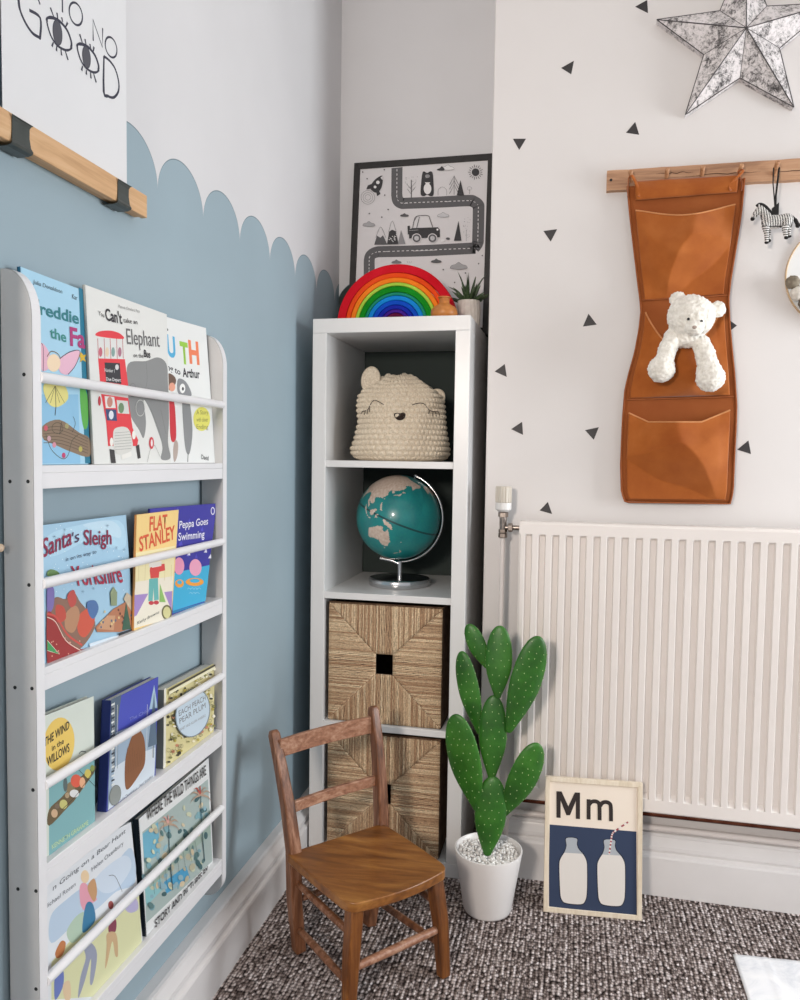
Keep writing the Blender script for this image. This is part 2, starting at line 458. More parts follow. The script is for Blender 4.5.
CHROME = plain('chrome', '#c9c9cb', .2, 1.0, var=.02)
NICKEL = plain('worn_nickel', '#a79c94', .3, 1.0, var=.15, nscale=60)
val = thing('radiator_valve', (.512, .015, .90), 'ribbed white and chrome thermostatic valve at the left end of the radiator', 'valve')
vx, vy = .511, .018
def rib(t, i): return 1 + .045 * (1 if math.sin(t * 16) > 0 else -1)
MB().lathe([(.0185, .996), (.0200, .998), (.0200, 1.034), (.0180, 1.0375), (0, 1.0375)], (vx, vy, 0), 128, mod=rib).build('ribbed_cap', plain('ivory_plastic', '#d2cbbf', .4), val, smooth=True, angle=25)
MB().lathe([(0, .9720), (.012, .9720), (.017, .975), (.0205, .979), (.0205, .9955), (.018, .9962), (0, .9962)], (vx, vy, 0), 32).build('head_collar', plain('white_plastic', '#e6e4e2', .35), val, smooth=True)
MB().lathe([(.0100, .9580), (.0130, .9590), (.0130, .9700), (.0100, .9722)], (vx, vy, 0), 6).lathe([(.0085, .925), (.0095, .958)], (vx, vy, 0), 20).lathe([(.0075, .918), (.0110, .919), (.0110, .927), (.0075, .928)], (vx, vy, 0), 6).lathe([(.0095, .905), (.0115, .907), (.0115, .916), (.0095, .918)], (vx, vy, 0), 6).build('valve_body', NICKEL, val, smooth=True, angle=30)
MB().tube([(vx, vy, .932), (x0 + .001, vy, .932)], .0062, 14).lathe([(.006, .012), (.0115, .014), (.0115, .024), (.006, .026)], (vx, vy, .932), 6, axis=(1, 0, 0)).build('union_nut', NICKEL, val, smooth=True, angle=30)
PIPEW = plain('white_painted_pipe', '#e2dad6', .35, var=.02)
COPPER = plain('bare_copper', '#7a4a38', .45, .8, var=.18, nscale=25)
m = MB().tube([(vx, vy, .906), (vx, vy, .20), (vx, vy, .003)], .0062, 14)
props(m.build('valve_pipe', PIPEW, None, loc=(vx, vy, 0), smooth=True), 'thin white pipe dropping from the radiator valve to the carpet', 'pipe')
pts = [(2.6, .055, .1735), (1.2, .055, .1735), (.64, .055, .1735), (.58, .055, .1735), (.556, .055, .1735), (.546, .053, .1715), (.538, .046, .166), (.534, .036, .155), (.533, .034, .140), (.533, .034, .11), (.533, .034, .0)]
props(MB().tube(smooth2(pts, 4, False), .0082, 14).build('skirting_pipe', PIPEW, None, loc=(1.2, .055, .17), smooth=True), 'white painted pipe running along the top of the skirting below the radiator', 'pipe')
props(MB().tube([(2.6, .045, .214), (.56, .045, .214)], .0075, 14).build('copper_pipe', COPPER, None, loc=(1.2, .045, .214), smooth=True), 'bare copper pipe running just under the bottom edge of the radiator', 'pipe')
# ------------------------------------------------------------------ things in and on the cube unit
def quad_strip(mb, a, b, c, d, **k): mb.add([a, b, c, d], [(0, 1, 2, 3)], **k)

# --- framed road print
def framed(name, label, bl, br, up, h, fw, ft, frame_mat, paper_col, loc=None, cat='picture'):
    """bl/br: bottom corners of the face, up: unit vector, h: height, fw: moulding width, ft: thickness"""
    bl, br, up = V3(bl), V3(br), V3(up).normalized(); U = (br - bl).normalized(); w = (br - bl).length
    N = U.cross(up).normalized()          # points to the viewer for U right, up up -> -Y
    t = thing(name, (bl + br) / 2, label, cat)
    m = MB()
    def bar(a, b, da, db):
        # mitred bar
        m.add([a, b, b + db, a + da, a - N * ft, b - N * ft, b + db - N * ft, a + da - N * ft],
              [(0, 1, 2, 3), (4, 7, 6, 5), (0, 4, 5, 1), (3, 2, 6, 7), (0, 3, 7, 4), (1, 5, 6, 2)])
    P00, P10, P11, P01 = bl, br, br + up * h, bl + up * h
    bar(P00, P10, (U + up) * fw, (up - U) * fw); bar(P10, P11, (up - U) * fw, (-U - up) * fw)
    bar(P11, P01, (-U - up) * fw, (U - up) * fw); bar(P01, P00, (U - up) * fw, (U + up) * fw)
    m.build('frame', frame_mat, t, bevel=.0008, weld=False)
    q = fw - .001; rec = N * (-.004)
    A, B, Cc, D = [p + rec for p in (bl + (U + up) * q, br + (up - U) * q, br + up * h + (-U - up) * q, bl + up * h + (U - up) * q)]
    t_sheet = MB().prism([A, B, Cc, D], -N * .004, c=paper_col).build('backing', MATTE, t, label='printed sheet')
    return t, A + N * .0002, N, t_sheet

BLACKWOOD = plain('black_stained_wood', '#2b2827', .55, var=.05, nscale=30, bump=.1, bscale=150)
y0, y1 = .315, .372; hh = math.hypot(.538, y1 - y0)
rt, rp, rn, rsheet = framed('framed_road_print', 'black framed grey road print leaning on the alcove wall behind the rainbow',
    (.000, y0, 1.4702), (.431, y0, 1.4702), (0, y1 - y0, .538), hh, .0195, .016, BLACKWOOD, '#d9d6d7')
a = Art(rp, rn, (340, 150, 5)); G = '#5b5a5c'; D = '#3c3b3d'; W_ = '#e6e4e4'
def road(pts, w, c, n=6):
    P = smooth2(pts, n, False); a.stroke(P, c, w)
path = [(285, 88), (284, 200), (284, 225), (290, 252), (310, 266), (340, 266), (500, 260), (640, 253), (668, 258), (690, 275), (693, 300), (690, 440), (688, 465), (672, 488), (645, 492),
        (400, 504), (220, 508), (185, 510), (158, 522), (147, 545), (146, 600), (145, 670)]
road(path, .0345, '#5f5e60')
sp = smooth2(path, 6, False)
acc = 0; last = a.P(*sp[0]); on = []; 
for q in sp:
    p = a.P(*q); acc += (p - last).length; last = p
    if (acc % .0125) < .0068: on.append(q)
    else:
        if len(on) > 1: a.stroke(on, '#dcdada', .0014)
        on = []
# long straight runs are sampled sparsely above, so dash them explicitly
def dashes(x0, y0, x1, y1, n):
    for i in range(n):
        s0, s1 = i / n + .2 / n, i / n + .72 / n
        a.stroke([(x0 + (x1 - x0) * s0, y0 + (y1 - y0) * s0), (x0 + (x1 - x0) * s1, y0 + (y1 - y0) * s1)], '#dcdada', .0022)
dashes(285, 92, 284, 240, 7); dashes(300, 266, 650, 253, 16); dashes(692, 280, 689, 460, 9); dashes(655, 492, 185, 510, 20); dashes(147, 530, 145, 620, 5)
# sun
a.oval(678, 112, 19, 19, D)
for k in range(18):
    t = 2 * PI * k / 18; r1 = 24; r2 = 38 if k % 2 else 34
    a.stroke([(678 + r1 * math.cos(t), 112 + r1 * math.sin(t)), (678 + r2 * math.cos(t), 112 + r2 * math.sin(t))], D, .0016)
# rocket
a.curve([(213, 130), (214, 160), (205, 195), (186, 214), (165, 208), (152, 190), (166, 160), (190, 138)], D, 5)
a.poly([(160, 170), (140, 178), (132, 198), (155, 195)], D); a.poly([(196, 205), (203, 220), (186, 232), (182, 212)], D)
a.oval(190, 163, 9, 9, W_); a.oval(176, 186, 7, 7, W_); a.poly([(203, 140), (214, 131), (214, 152)], W_)
for r_ in (14, 24, 34): a.ring(140, 238, r_, r_, G, .0008)
# bear, trees, mound
a.curve([(412, 118), (420, 108), (436, 116), (452, 108), (464, 118), (468, 170), (468, 224), (452, 232), (436, 224), (420, 232), (404, 222), (406, 168)], D, 5)
a.oval(438, 195, 19, 27, W_); a.oval(438, 132, 12, 9, '#8c8b8d'); a.poly([(424, 163), (452, 163), (438, 180)], W_)
for tx, ty in ((357, 165),):
    a.stroke([(tx, 240), (tx, 150)], D, .0022)
    for dx, yy in ((-24, 170), (-20, 195), (22, 185), (24, 160)): a.stroke([(tx, yy + 28), (tx + dx, yy)], G, .0010)
    for k in range(18): a.oval(tx + random.uniform(-32, 32), random.uniform(132, 200), 1.6, 1.6, '#8a898b')
a.stroke([(491, 228), (492, 200), (512, 186), (532, 200), (534, 228)], G, .0008, 5)
for yy in (150, 172, 194): a.stroke([(548, yy + 26), (571, yy - 22 + 4), (594, yy + 26)], G, .0016)
a.stroke([(571, 130), (571, 225)], G, .0012)
a.poly([(603, 152), (584, 228), (621, 228)], D); a.stroke([(648, 222), (648, 198)], G, .0008); a.ring(648, 194, 11, 9, G, .0006)
# clouds
def cloud(cx, cy, s, c, line=None):
    pts = [(cx - 30 * s, cy + 8 * s), (cx - 26 * s, cy - 2 * s), (cx - 12 * s, cy - 6 * s), (cx, cy - 14 * s), (cx + 12 * s, cy - 6 * s), (cx + 26 * s, cy - 2 * s), (cx + 30 * s, cy + 8 * s), (cx, cy + 12 * s)]
    a.curve(pts, c, 5)
    if line: a.stroke(smooth2(pts + [pts[0]], 5, False), line, .0007)
cloud(145, 372, 1.0, '#a9a8aa', G); cloud(323, 327, .7, G); cloud(516, 326, .95, '#c9c8ca', G); cloud(482, 556, .85, G); cloud(594, 582, 1.4, '#a6a5a7', G)
cloud(540, 90, 1.0, W_, G); a.curve([(486, 98), (500, 92), (510, 83), (522, 95), (520, 104), (490, 104)], D, 4); cloud(283, 560, .8, '#7a797b')
# mountains
a.stroke([(180, 440), (204, 386), (230, 440)], G, .0010, 4); a.poly([(172, 475), (186, 430), (203, 440), (216, 428), (238, 475)], G)
a.stroke([(244, 410), (262, 356), (282, 410)], G, .0010, 4); a.poly([(236, 474), (246, 410), (262, 400), (280, 408), (294, 473)], D); a.poly([(290, 472), (306, 402), (328, 471)], '#8f8e90')
for k in range(14): a.oval(random.uniform(246, 284), random.uniform(420, 465), 3, 2, W_)
# off-road car
a.poly([(346, 400), (362, 392), (490, 388), (500, 400), (500, 438), (346, 444)], D); a.poly([(338, 382), (350, 380), (352, 424), (340, 424)], D)
a.stroke([(364, 392), (372, 352), (386, 333), (440, 330), (452, 352), (464, 388)], D, .0018, 4); a.stroke([(384, 392), (398, 336)], D, .0016); a.stroke([(366, 366), (384, 336)], G, .001)
for wx in (384, 463):
    a.oval(wx, 442, 24, 23, '#d9d6d7'); a.oval(wx, 443, 20, 20, G); a.oval(wx, 443, 12, 12, '#b9b8ba'); a.ring(wx, 443, 6, 6, W_, .0006)
a.oval(488, 400, 5, 5, W_); a.stroke([(346, 404), (392, 402)], W_, .0006)
a.poly([(593, 356), (570, 456), (608, 455)], D); a.stroke([(632, 458), (632, 405)], G, .0008)
for k in range(26): a.oval(random.uniform(618, 652), random.uniform(335, 440), 1.5, 1.5, '#8a898b')
a.oval(514, 455, 9, 6, W_); a.oval(540, 445, 10, 6, G)
for q in ((115, 113), (223, 101), (137, 146), (242, 300), (148, 320), (210, 338), (225, 228), (517, 600), (694, 570), (712, 530), (628, 617), (574, 664)): a.oval(q[0], q[1], 3.6, 3.6, G)
for q in (-12, 0, 12): a.stroke([(348 + q * .5, 568), (348 + q, 558)], G, .0006)
a.build('road_print', MATTE, rsheet)

# --- nested wooden rainbow
rb = thing('stacking_rainbow', (.196, .12, KH), 'nested wooden rainbow toy on the shelf unit in front of the road print', 'toy')
WN = plain
R_ = [.1675, .1435, .130, .1165, .1065, .0900, .0810, .0680, .0550, .0430, .0330, .0220, .0120]
CO = ['#c9262f', '#e8562c', '#ee8a35', '#b9c955', '#a6cf6a', '#1f8a35', '#2a8f7d', '#2b93d6', '#1d5fc4', '#2b3aa6', '#5a2f96', '#5d2140', '#3b1830']
CO = ['#cc1428', '#e8501c', '#f28224', '#a9cf4c', '#118a20', '#1f8c72', '#1488d6', '#0a50c4', '#1a2ba8', '#481f90', '#641040', '#3c1620']
NM = ['red', 'deep orange', 'light orange', 'lime green', 'green', 'teal', 'sky blue', 'blue', 'dark blue', 'violet', 'plum', 'dark brown']
for i in range(12):
    ro, ri = R_[i] - .0004, R_[i + 1] + .0004
    m = MB(); n = 48; vs = []
    if i == 11: ri = .004
    y0r, y1r = .120, .178
    prof = [(ro, y0r + .002), (ro - .002, y0r), (ri + .0015, y0r), (ri, y0r + .0015), (ri, y1r - .0015), (ri + .0015, y1r), (ro - .002, y1r), (ro, y1r - .002)]
    for j in range(n + 1):
        t = PI * j / n; wob = 1 + .004 * math.sin(3 * t + i)
        for r, y in prof: vs.append((.196 + r * wob * math.cos(t), y, KH + .0001 + (r * wob) * math.sin(t) * .985))
    k = len(prof)
    fs = [(j * k + q, j * k + (q + 1) % k, (j + 1) * k + (q + 1) % k, (j + 1) * k + q) for j in range(n) for q in range(k)]
    fs += [tuple(range(k)), tuple(n * k + q for q in range(k))]
    m.add(vs, fs); m.build('arch', plain('stained_wood_' + NM[i].replace(' ', '_'), CO[i], .75, var=.06, nscale=14, bump=.1, bscale=120, spec=.15), rb, smooth=True, angle=30, label=NM[i] + ' wooden arch')

# --- little amber vase
o = MB().lathe([(0, 0), (.026, 0), (.0325, .006), (.0355, .016), (.0345, .026), (.028, .034), (.017, .040), (.0135, .044), (.0135, .056), (.0165, .0575), (.0165, .060), (.0105, .060), (.0095, .045), (0, .045)],
    (.340, .068, KH + .0001), 48).build('bud_vase', wood('amber_turned_wood', '#a8642a', '#bd7836', '#cc8b49', 0, .6, .4, .05), None, loc=(.340, .068, KH), smooth=True, angle=50)
props(o, 'small round amber-brown bud vase at the front right of the shelf unit top', 'vase')

# --- ribbed pot with spiky succulent
sx, sy = .3845, .214
su = thing('potted_succulent', (sx, sy, KH), 'spiky succulent in a white ribbed pot at the right of the shelf top', 'plant')
def fac(t, i): return 1 + .035 * abs(math.sin(t * 9 + i * .25))
MB().lathe([(0, 0), (.027, 0), (.030, .004), (.0315, .02), (.0325, .035), (.0325, .052), (.031, .068), (.030, .076), (.027, .076), (.026, .070), (0, .070)], (sx, sy, KH + .0002), 144, mod=fac).build('pot', plain('ribbed_plaster', '#ddd7cf', .7, var=.07, nscale=60), su, smooth=True, angle=30)
SG = NT('succulent_leaf'); SG.setp(.5); SG.base(SG.ramp(SG.noise(SG.mapping(), 60, 3), [(.3, '#26331f'), (.6, '#425736'), (.8, '#7c8a68')]))
m = MB()
lv = [((x - 428) / 9.9) for x in ()]
rnd = random.Random(4)
for k in range(34):
    az = rnd.uniform(0, 2 * PI); el = math.radians(rnd.uniform(18, 88)); L = rnd.uniform(.05, .082) * (1 if el > .5 else .9)
    d = V3((math.cos(az) * math.cos(el), math.sin(az) * math.cos(el) * .8, math.sin(el))); b = V3((sx, sy, KH + .070)) + V3((d.x, d.y, 0)) * .010
    if b.x + d.x * L > .440: L = max(.02, (.440 - b.x) / max(d.x, 1e-3))
    pts = [b + d * L * s + V3((0, 0, -1)) * (.012 * s * s * (1 - math.sin(el))) for s in (0, .25, .5, .75, 1)]
    m.tube(pts, [.0055, .006, .0048, .003, .0004], 6, flat=.45, up=(0, 0, 1))
for tx, ty in ((448, 286.5), (457.5, 271), (468.5, 272.5), (486.5, 274)):
    p = hy(tx, ty, sy - .01); b = V3((sx, sy, KH + .072)); p.x = min(p.x, .443)
    m.tube([b.lerp(p, s) + V3((0, 0, .006 * math.sin(PI * s))) for s in (0, .25, .5, .75, 1)], [.006, .0068, .005, .0034, .0004], 6, flat=.45, up=(0, -1, 0))
m.build('leaves', SG.m, su, smooth=True)

# --- crocheted bear basket
def crochet_basket():
    cx, cy, zb = .2075, .145, CELL[0][0] + .0005
    base = thing('crochet_bear_basket', (cx, cy, zb), 'cream crocheted sleepy bear basket sitting in the top cube of the shelf unit', 'basket')
    rows, st = 18, 52; SR, SS = 7, 8
    zs = [0, .012, .030, .060, .1075, .150, .178, .194, .207, .219, .230, .236]
    Lx = [.095, .074, .069, .082, .096, .091, .092, .104, .126, .146, .162, .180]
    Rx = [.320, .339, .342, .339, .331, .328, .326, .308, .286, .266, .250, .233]
    wy = [.088, .099, .104, .103, .095, .088, .078, .068, .056, .043, .028, .010]
    arc = [0]
    for i in range(1, len(zs)): arc.append(arc[-1] + math.hypot(zs[i] - zs[i - 1], (wy[i] - wy[i - 1]) * .8))
    arc = [a_ / arc[-1] for a_ in arc]
    def itp(v, T):
        for i in range(len(arc) - 1):
            if v <= arc[i + 1] + 1e-9:
                f = (v - arc[i]) / (arc[i + 1] - arc[i]); return T[i] + (T[i + 1] - T[i]) * f
        return T[-1]
    def pt(u, v, disp=0):
        a_ = 2 * PI * u; ca, sa = math.cos(a_), math.sin(a_); e = .82
        L_, R__ = itp(v, Lx), itp(v, Rx); rx, ry = (R__ - L_) / 2, itp(v, wy); z = itp(v, zs)
        x = (L_ + R__) / 2 + rx * math.copysign(abs(ca) ** e, ca); y = ry * math.copysign(abs(sa) ** e, sa)
        up = max(0, (v - .72) / .28); nn = (V3((ca / rx, sa / ry, 0)).normalized() * (1 - up * .7) + V3((0, 0, up))).normalized()
        sag = .0025 * math.sin(3 * a_ + 5 * v) + .002 * math.sin(7 * a_ - 9 * v)
        return V3((x, cy + y, zb + z)) + nn * (disp - .004 + sag)
    nu, nv = st * SS, rows * SR
    def fn(u, v):
        r = v * rows; row = int(min(r, rows - 1)); fr = r - row
        s = u * st + (.5 if row % 2 else 0); fs = s - math.floor(s)
        hf = 1 if fs > .5 else 0; f2 = (fs - .5 * hf) * 2            # position inside the left / right leg of the V
        sh = (f2 - .5) * (.42 if hf else -.42)
        q = fr + sh; q -= math.floor(q)
        lobe = math.sin(PI * min(1, max(0, f2))) ** .5
        rowp = max(0, math.sin(PI * q)) ** .55
        gap = max(0, math.sin(PI * fs)) ** .45
        q = fr + .30 * (abs(fs - .5) * 2 - .5); q -= math.floor(q); rowp = max(0, math.sin(PI * q)) ** .5
        d = .0095 * (rowp * (.12 + .88 * gap)) * (1 - .12 * math.exp(-((fs - .5) / .10) ** 2))
        return pt(u, v, d)
    CR = NT('crochet_cotton'); CR.setp(.95, spec=.1)
    v_ = CR.mapping(); CR.base(CR.ramp(CR.noise(v_, 240, 4), [(.25, '#c4b49d'), (.6, '#e6d9c5')])); CR.bump(CR.noise(CR.mapping((1, 1, .35)), 900, 2), .5, .0008)
    m = MB().grid(fn, nu, nv)
    m.add([pt(0, 1)], []); m.f.append([i + nv * (nu + 1) for i in range(nu)]); m.mi.append(0); m.c.append(None)
    m.f.append(list(range(nu))[::-1]); m.mi.append(0); m.c.append(None)
    m.build('body', CR.m, base, smooth='soft')
    # ears: ring-crocheted flat lobes
    def ear(c, w, h, tilt, ydepth):
        mm = MB(); q = Matrix.Rotation(tilt, 3, 'Y')
        def ef(u, v):
            t = 2 * PI * u; r = v
            d = .004 * (1 - r ** 4) + .0016 * abs(math.sin(r * PI * 4)) * (.6 + .4 * abs(math.sin(t * 14)))
            return V3(c) + q @ V3((w * r * math.cos(t), -d - ydepth * (1 - r * r) * .2, h * r * math.sin(t)))
        def eb(u, v):
            t = 2 * PI * u; r = v
            return V3(c) + q @ V3((w * r * math.cos(t), .006 * (1 - r ** 4) + .0012 * abs(math.sin(r * PI * 4)), h * r * math.sin(t)))
        mm.grid(ef, 56, 24).grid(eb, 56, 24); return mm
    ear((.129, .118, zb + .222), .028, .038, .12, .01).build('ear', CR.m, base, smooth='soft')
    ear((.308, .150, zb + .176), .024, .026, 1.0, .01).build('ear', CR.m, base, smooth='soft', label='second ear flopped down flat on the shoulder')
    # face, projected onto the front surface
    DKT = plain('dark_brown_yarn', '#2e211b', .9)
    from mathutils.bvhtree import BVHTree
    bv = BVHTree.FromPolygons([tuple(p) for p in m.v], m.f)
    def on(px, py, out=.001):
        tgt = hy(px, py, .0); d = (tgt - CAM).normalized(); h = bv.ray_cast(CAM, d)
        return (h[0] - d * out) if h[0] else hy(px, py, cy - .08)
    def zz(x, y): return 340 + x / 6.667, 355 + y / 6.667
    for nm, lns in (('closed_eye', [[(150, 375), (185, 365), (210, 318), (238, 303), (292, 331)], [(185, 365), (180, 395)], [(168, 378), (160, 400)], [(152, 374), (140, 392)], [(196, 350), (196, 380)]]),
                    ('closed_eye', [[(482, 333), (520, 322), (560, 325), (590, 362), (620, 377), (655, 378)], [(600, 368), (590, 392)], [(620, 377), (616, 405)], [(638, 380), (640, 408)], [(655, 376), (664, 402)]])):
        mm = MB()
        for ln in lns: mm.tube([on(*zz(*q), out=.0012) for q in smooth2(ln, 4, False)], .0011 if len(ln) > 2 else .0009, 6)
        mm.build(nm, DKT, base, smooth=True, label='dark stitched closed eye with lashes')
    c0 = on(*zz(398, 408)); mm = MB()
    pts = [(362, 395), (380, 388), (400, 391), (420, 386), (434, 394), (430, 415), (415, 430), (390, 432), (370, 418)]
    P = [on(*zz(*q), out=.0018) for q in smooth2(pts, 4, True)]; cc = sum(P, V3()) / len(P) + V3((0, -.003, 0))
    mm.add(P + [cc], [(i, (i + 1) % len(P), len(P)) for i in range(len(P))])
    mm.tube(P + [P[0]], .0011, 6).build('nose', DKT, base, smooth=True, label='dark embroidered nose')
crochet_basket()

# --- desk globe
gl = thing('desk_globe', (.205, .17, CELL[1][0]), 'teal desk globe on a chrome stand in the second cube of the shelf unit', 'globe')
GC = V3((.2015, .17, .9375)); GR = .1195
LAND = {
 'aus': [(114, -22), (122, -18), (126, -14), (131, -12), (136, -12), (136, -15), (140, -17.5), (142, -11), (145, -15), (149, -21), (153, -27), (150, -37), (144, -38), (138, -35), (134, -32), (126, -32), (118, -35), (115, -33)],
 'tas': [(145, -41), (148, -41), (147, -43.5)],
 'nz1': [(173, -35), (176, -37), (178, -38), (175, -41.5), (174, -39)], 'nz2': [(173, -41), (174, -42), (170, -46), (167, -46), (170, -43)],
 'png': [(131, -1), (137, -2), (145, -5), (150, -10.5), (143, -9), (138, -8), (133, -4)],
 'bor': [(109, 1), (113, 4), (117, 7), (119, 5), (117, 1), (115, -4), (110, -3)], 'sum': [(95, 5), (100, 2), (106, -5), (104, -6), (98, 0)], 'jav': [(105, -6.5), (114, -7.5), (114, -8.6), (106, -7.7)],
 'sul': [(119, -1), (121, 1), (125, 1), (121, -1), (123, -4), (120, -5)], 'phi': [(120, 18), (122, 17), (124, 12), (126, 7), (123, 7), (121, 12)], 'tai': [(120, 23), (122, 25), (121, 22)],
 'jap': [(130, 31), (132, 34), (137, 35), (140, 36), (141, 41), (145, 43), (142, 45), (140, 41), (136, 37), (130, 34)],
 'asia': [(105, 78), (75, 73), (60, 69), (45, 68), (30, 70), (10, 60), (-8, 43), (-9, 37), (3, 43), (15, 40), (25, 37), (36, 36), (35, 30), (43, 13), (57, 18), (57, 25), (66, 25), (73, 20), (77, 8), (80, 14), (88, 22), (92, 21), (95, 16), (98, 9), (103, 2), (103, 6), (100, 12), (105, 9), (109, 12), (106, 19), (110, 21), (117, 23), (122, 30), (119, 35), (122, 39), (126, 35), (129, 36), (127, 40), (133, 43), (140, 48), (141, 53), (137, 55), (150, 59), (157, 52), (163, 58), (172, 60), (180, 65), (180, 69), (160, 70), (140, 73)],
 'afr': [(-17, 15), (-10, 31), (-5, 36), (10, 37), (20, 32), (32, 31), (43, 12), (51, 12), (40, -5), (40, -15), (35, -22), (28, -33), (18, -34), (12, -17), (9, 2), (5, 5), (-8, 4)],
 'nam': [(-168, 66), (-155, 71), (-120, 70), (-85, 70), (-60, 55), (-65, 45), (-80, 30), (-82, 25), (-97, 26), (-97, 19), (-87, 21), (-83, 9), (-95, 15), (-110, 24), (-122, 37), (-130, 52), (-150, 60), (-162, 55)],
 'sam': [(-80, 8), (-62, 10), (-50, 0), (-35, -7), (-40, -22), (-55, -34), (-68, -54), (-74, -45), (-70, -18), (-81, -5)],
 'grn': [(-50, 60), (-20, 70), (-25, 82), (-60, 82), (-68, 76)], 'sea': [(164, -20), (167, -22), (166, -22.5)]}
tilt = math.radians(22)
north = V3((math.sin(tilt), 0, math.cos(tilt)))
fwd0 = (CAM - GC).normalized()
# centre longitude 152E faces the camera
g0 = (fwd0 - north * fwd0.dot(north)).normalized(); east = north.cross(g0)
LON0 = 150
def inpoly(x, y, P):
    r = False; j = len(P) - 1
    for i in range(len(P)):
        if (P[i][1] > y) != (P[j][1] > y) and x < (P[j][0] - P[i][0]) * (y - P[i][1]) / (P[j][1] - P[i][1]) + P[i][0]: r = not r
        j = i
    return r
BB = {k: (min(p[0] for p in P), max(p[0] for p in P), min(p[1] for p in P), max(p[1] for p in P)) for k, P in LAND.items()}
m = MB(); NX, NY = 288, 144
vs = []; fs = []; cs = []
for j in range(NY + 1):
    la = PI / 2 - PI * j / NY
    for i in range(NX):
        lo = 2 * PI * i / NX - PI; dl = lo - math.radians(LON0)
        vs.append(GC + (north * math.sin(la) + (g0 * math.cos(dl) + east * math.sin(dl)) * math.cos(la)) * GR)
for j in range(NY):
    lat = 90 - 180 * (j + .5) / NY
    for i in range(NX):
        lon = 360 * (i + .5) / NX - 180
        nz = noise.noise(V3((lon * .11, lat * .11, 1))) * 1.4
        land = lat < -72 or any(b[0] - 2 <= lon <= b[1] + 2 and b[2] - 2 <= lat <= b[3] + 2 and inpoly(lon + nz, lat + nz * .6, LAND[k]) for k, b in BB.items())
        n2 = noise.noise(V3((lon * .05, lat * .05, 7))) ; n3 = noise.noise(V3((lon * .3, lat * .3, 3)))
        if land: c = [(.80 + .07 * n3), (.72 + .10 * n3), (.66 + .12 * n3)]
        elif abs(lat) < .63: c = [.06, .26, .27]
        elif lon % 15 < 1.25 and False: c = [.1, .4, .4]
        else: c = [.09 + .03 * n2 + .03 * n3, .50 + .06 * n2 + .03 * n3, .50 + .05 * n2]
        fs.append((j * NX + i, (j + 1) * NX + i, (j + 1) * NX + (i + 1) % NX, j * NX + (i + 1) % NX)); cs.append([max(0, min(1, q)) for q in c])
k0 = len(m.v); m.v += vs
for f, c in zip(fs, cs): m.f.append(f); m.mi.append(0); m.c.append(lin(c))
m.build('sphere', vcol('globe_map', .32, coat=.3), gl, smooth='soft')
axisN, axisS = GC + north * (GR + .0075), GC - north * (GR + .0075)
m = MB(); side = V3((1, 0, 0)) - north * north.x; side = (side - V3((0, side.y, 0))).normalized()
pts = [GC + (north * math.cos(t) + side * math.sin(t)) * (GR + .0075) for t in [PI * k / 48 for k in range(49)]]
m.tube(pts, .0034, 10).ell(axisN, .0052).tube([axisN, GC + north * (GR - .001)], .0022, 8).build('meridian_arc', CHROME, gl, smooth=True)
m = MB().tube([axisS + V3((-.004, 0, -.001)), axisS + V3((.012, 0, -.004)), axisS + V3((.030, 0, -.0065)), V3((GC.x + .004, GC.y, GC.z - GR - .0135))], .0058, 12)
m.tube([V3((.2075, .17, .765)), V3((.2075, .17, .812))], .0066, 16).build('stem', CHROME, gl, smooth=True)
MB().lathe([(0, 0), (.082, 0), (.0855, .001), (.0870, .004), (.0870, .0185), (.0855, .0210), (.078, .0225), (.02, .0245), (0, .0245)], (.2065, .17, CELL[1][0] + .0002), 64).build('base', CHROME, gl, smooth=True, angle=50)

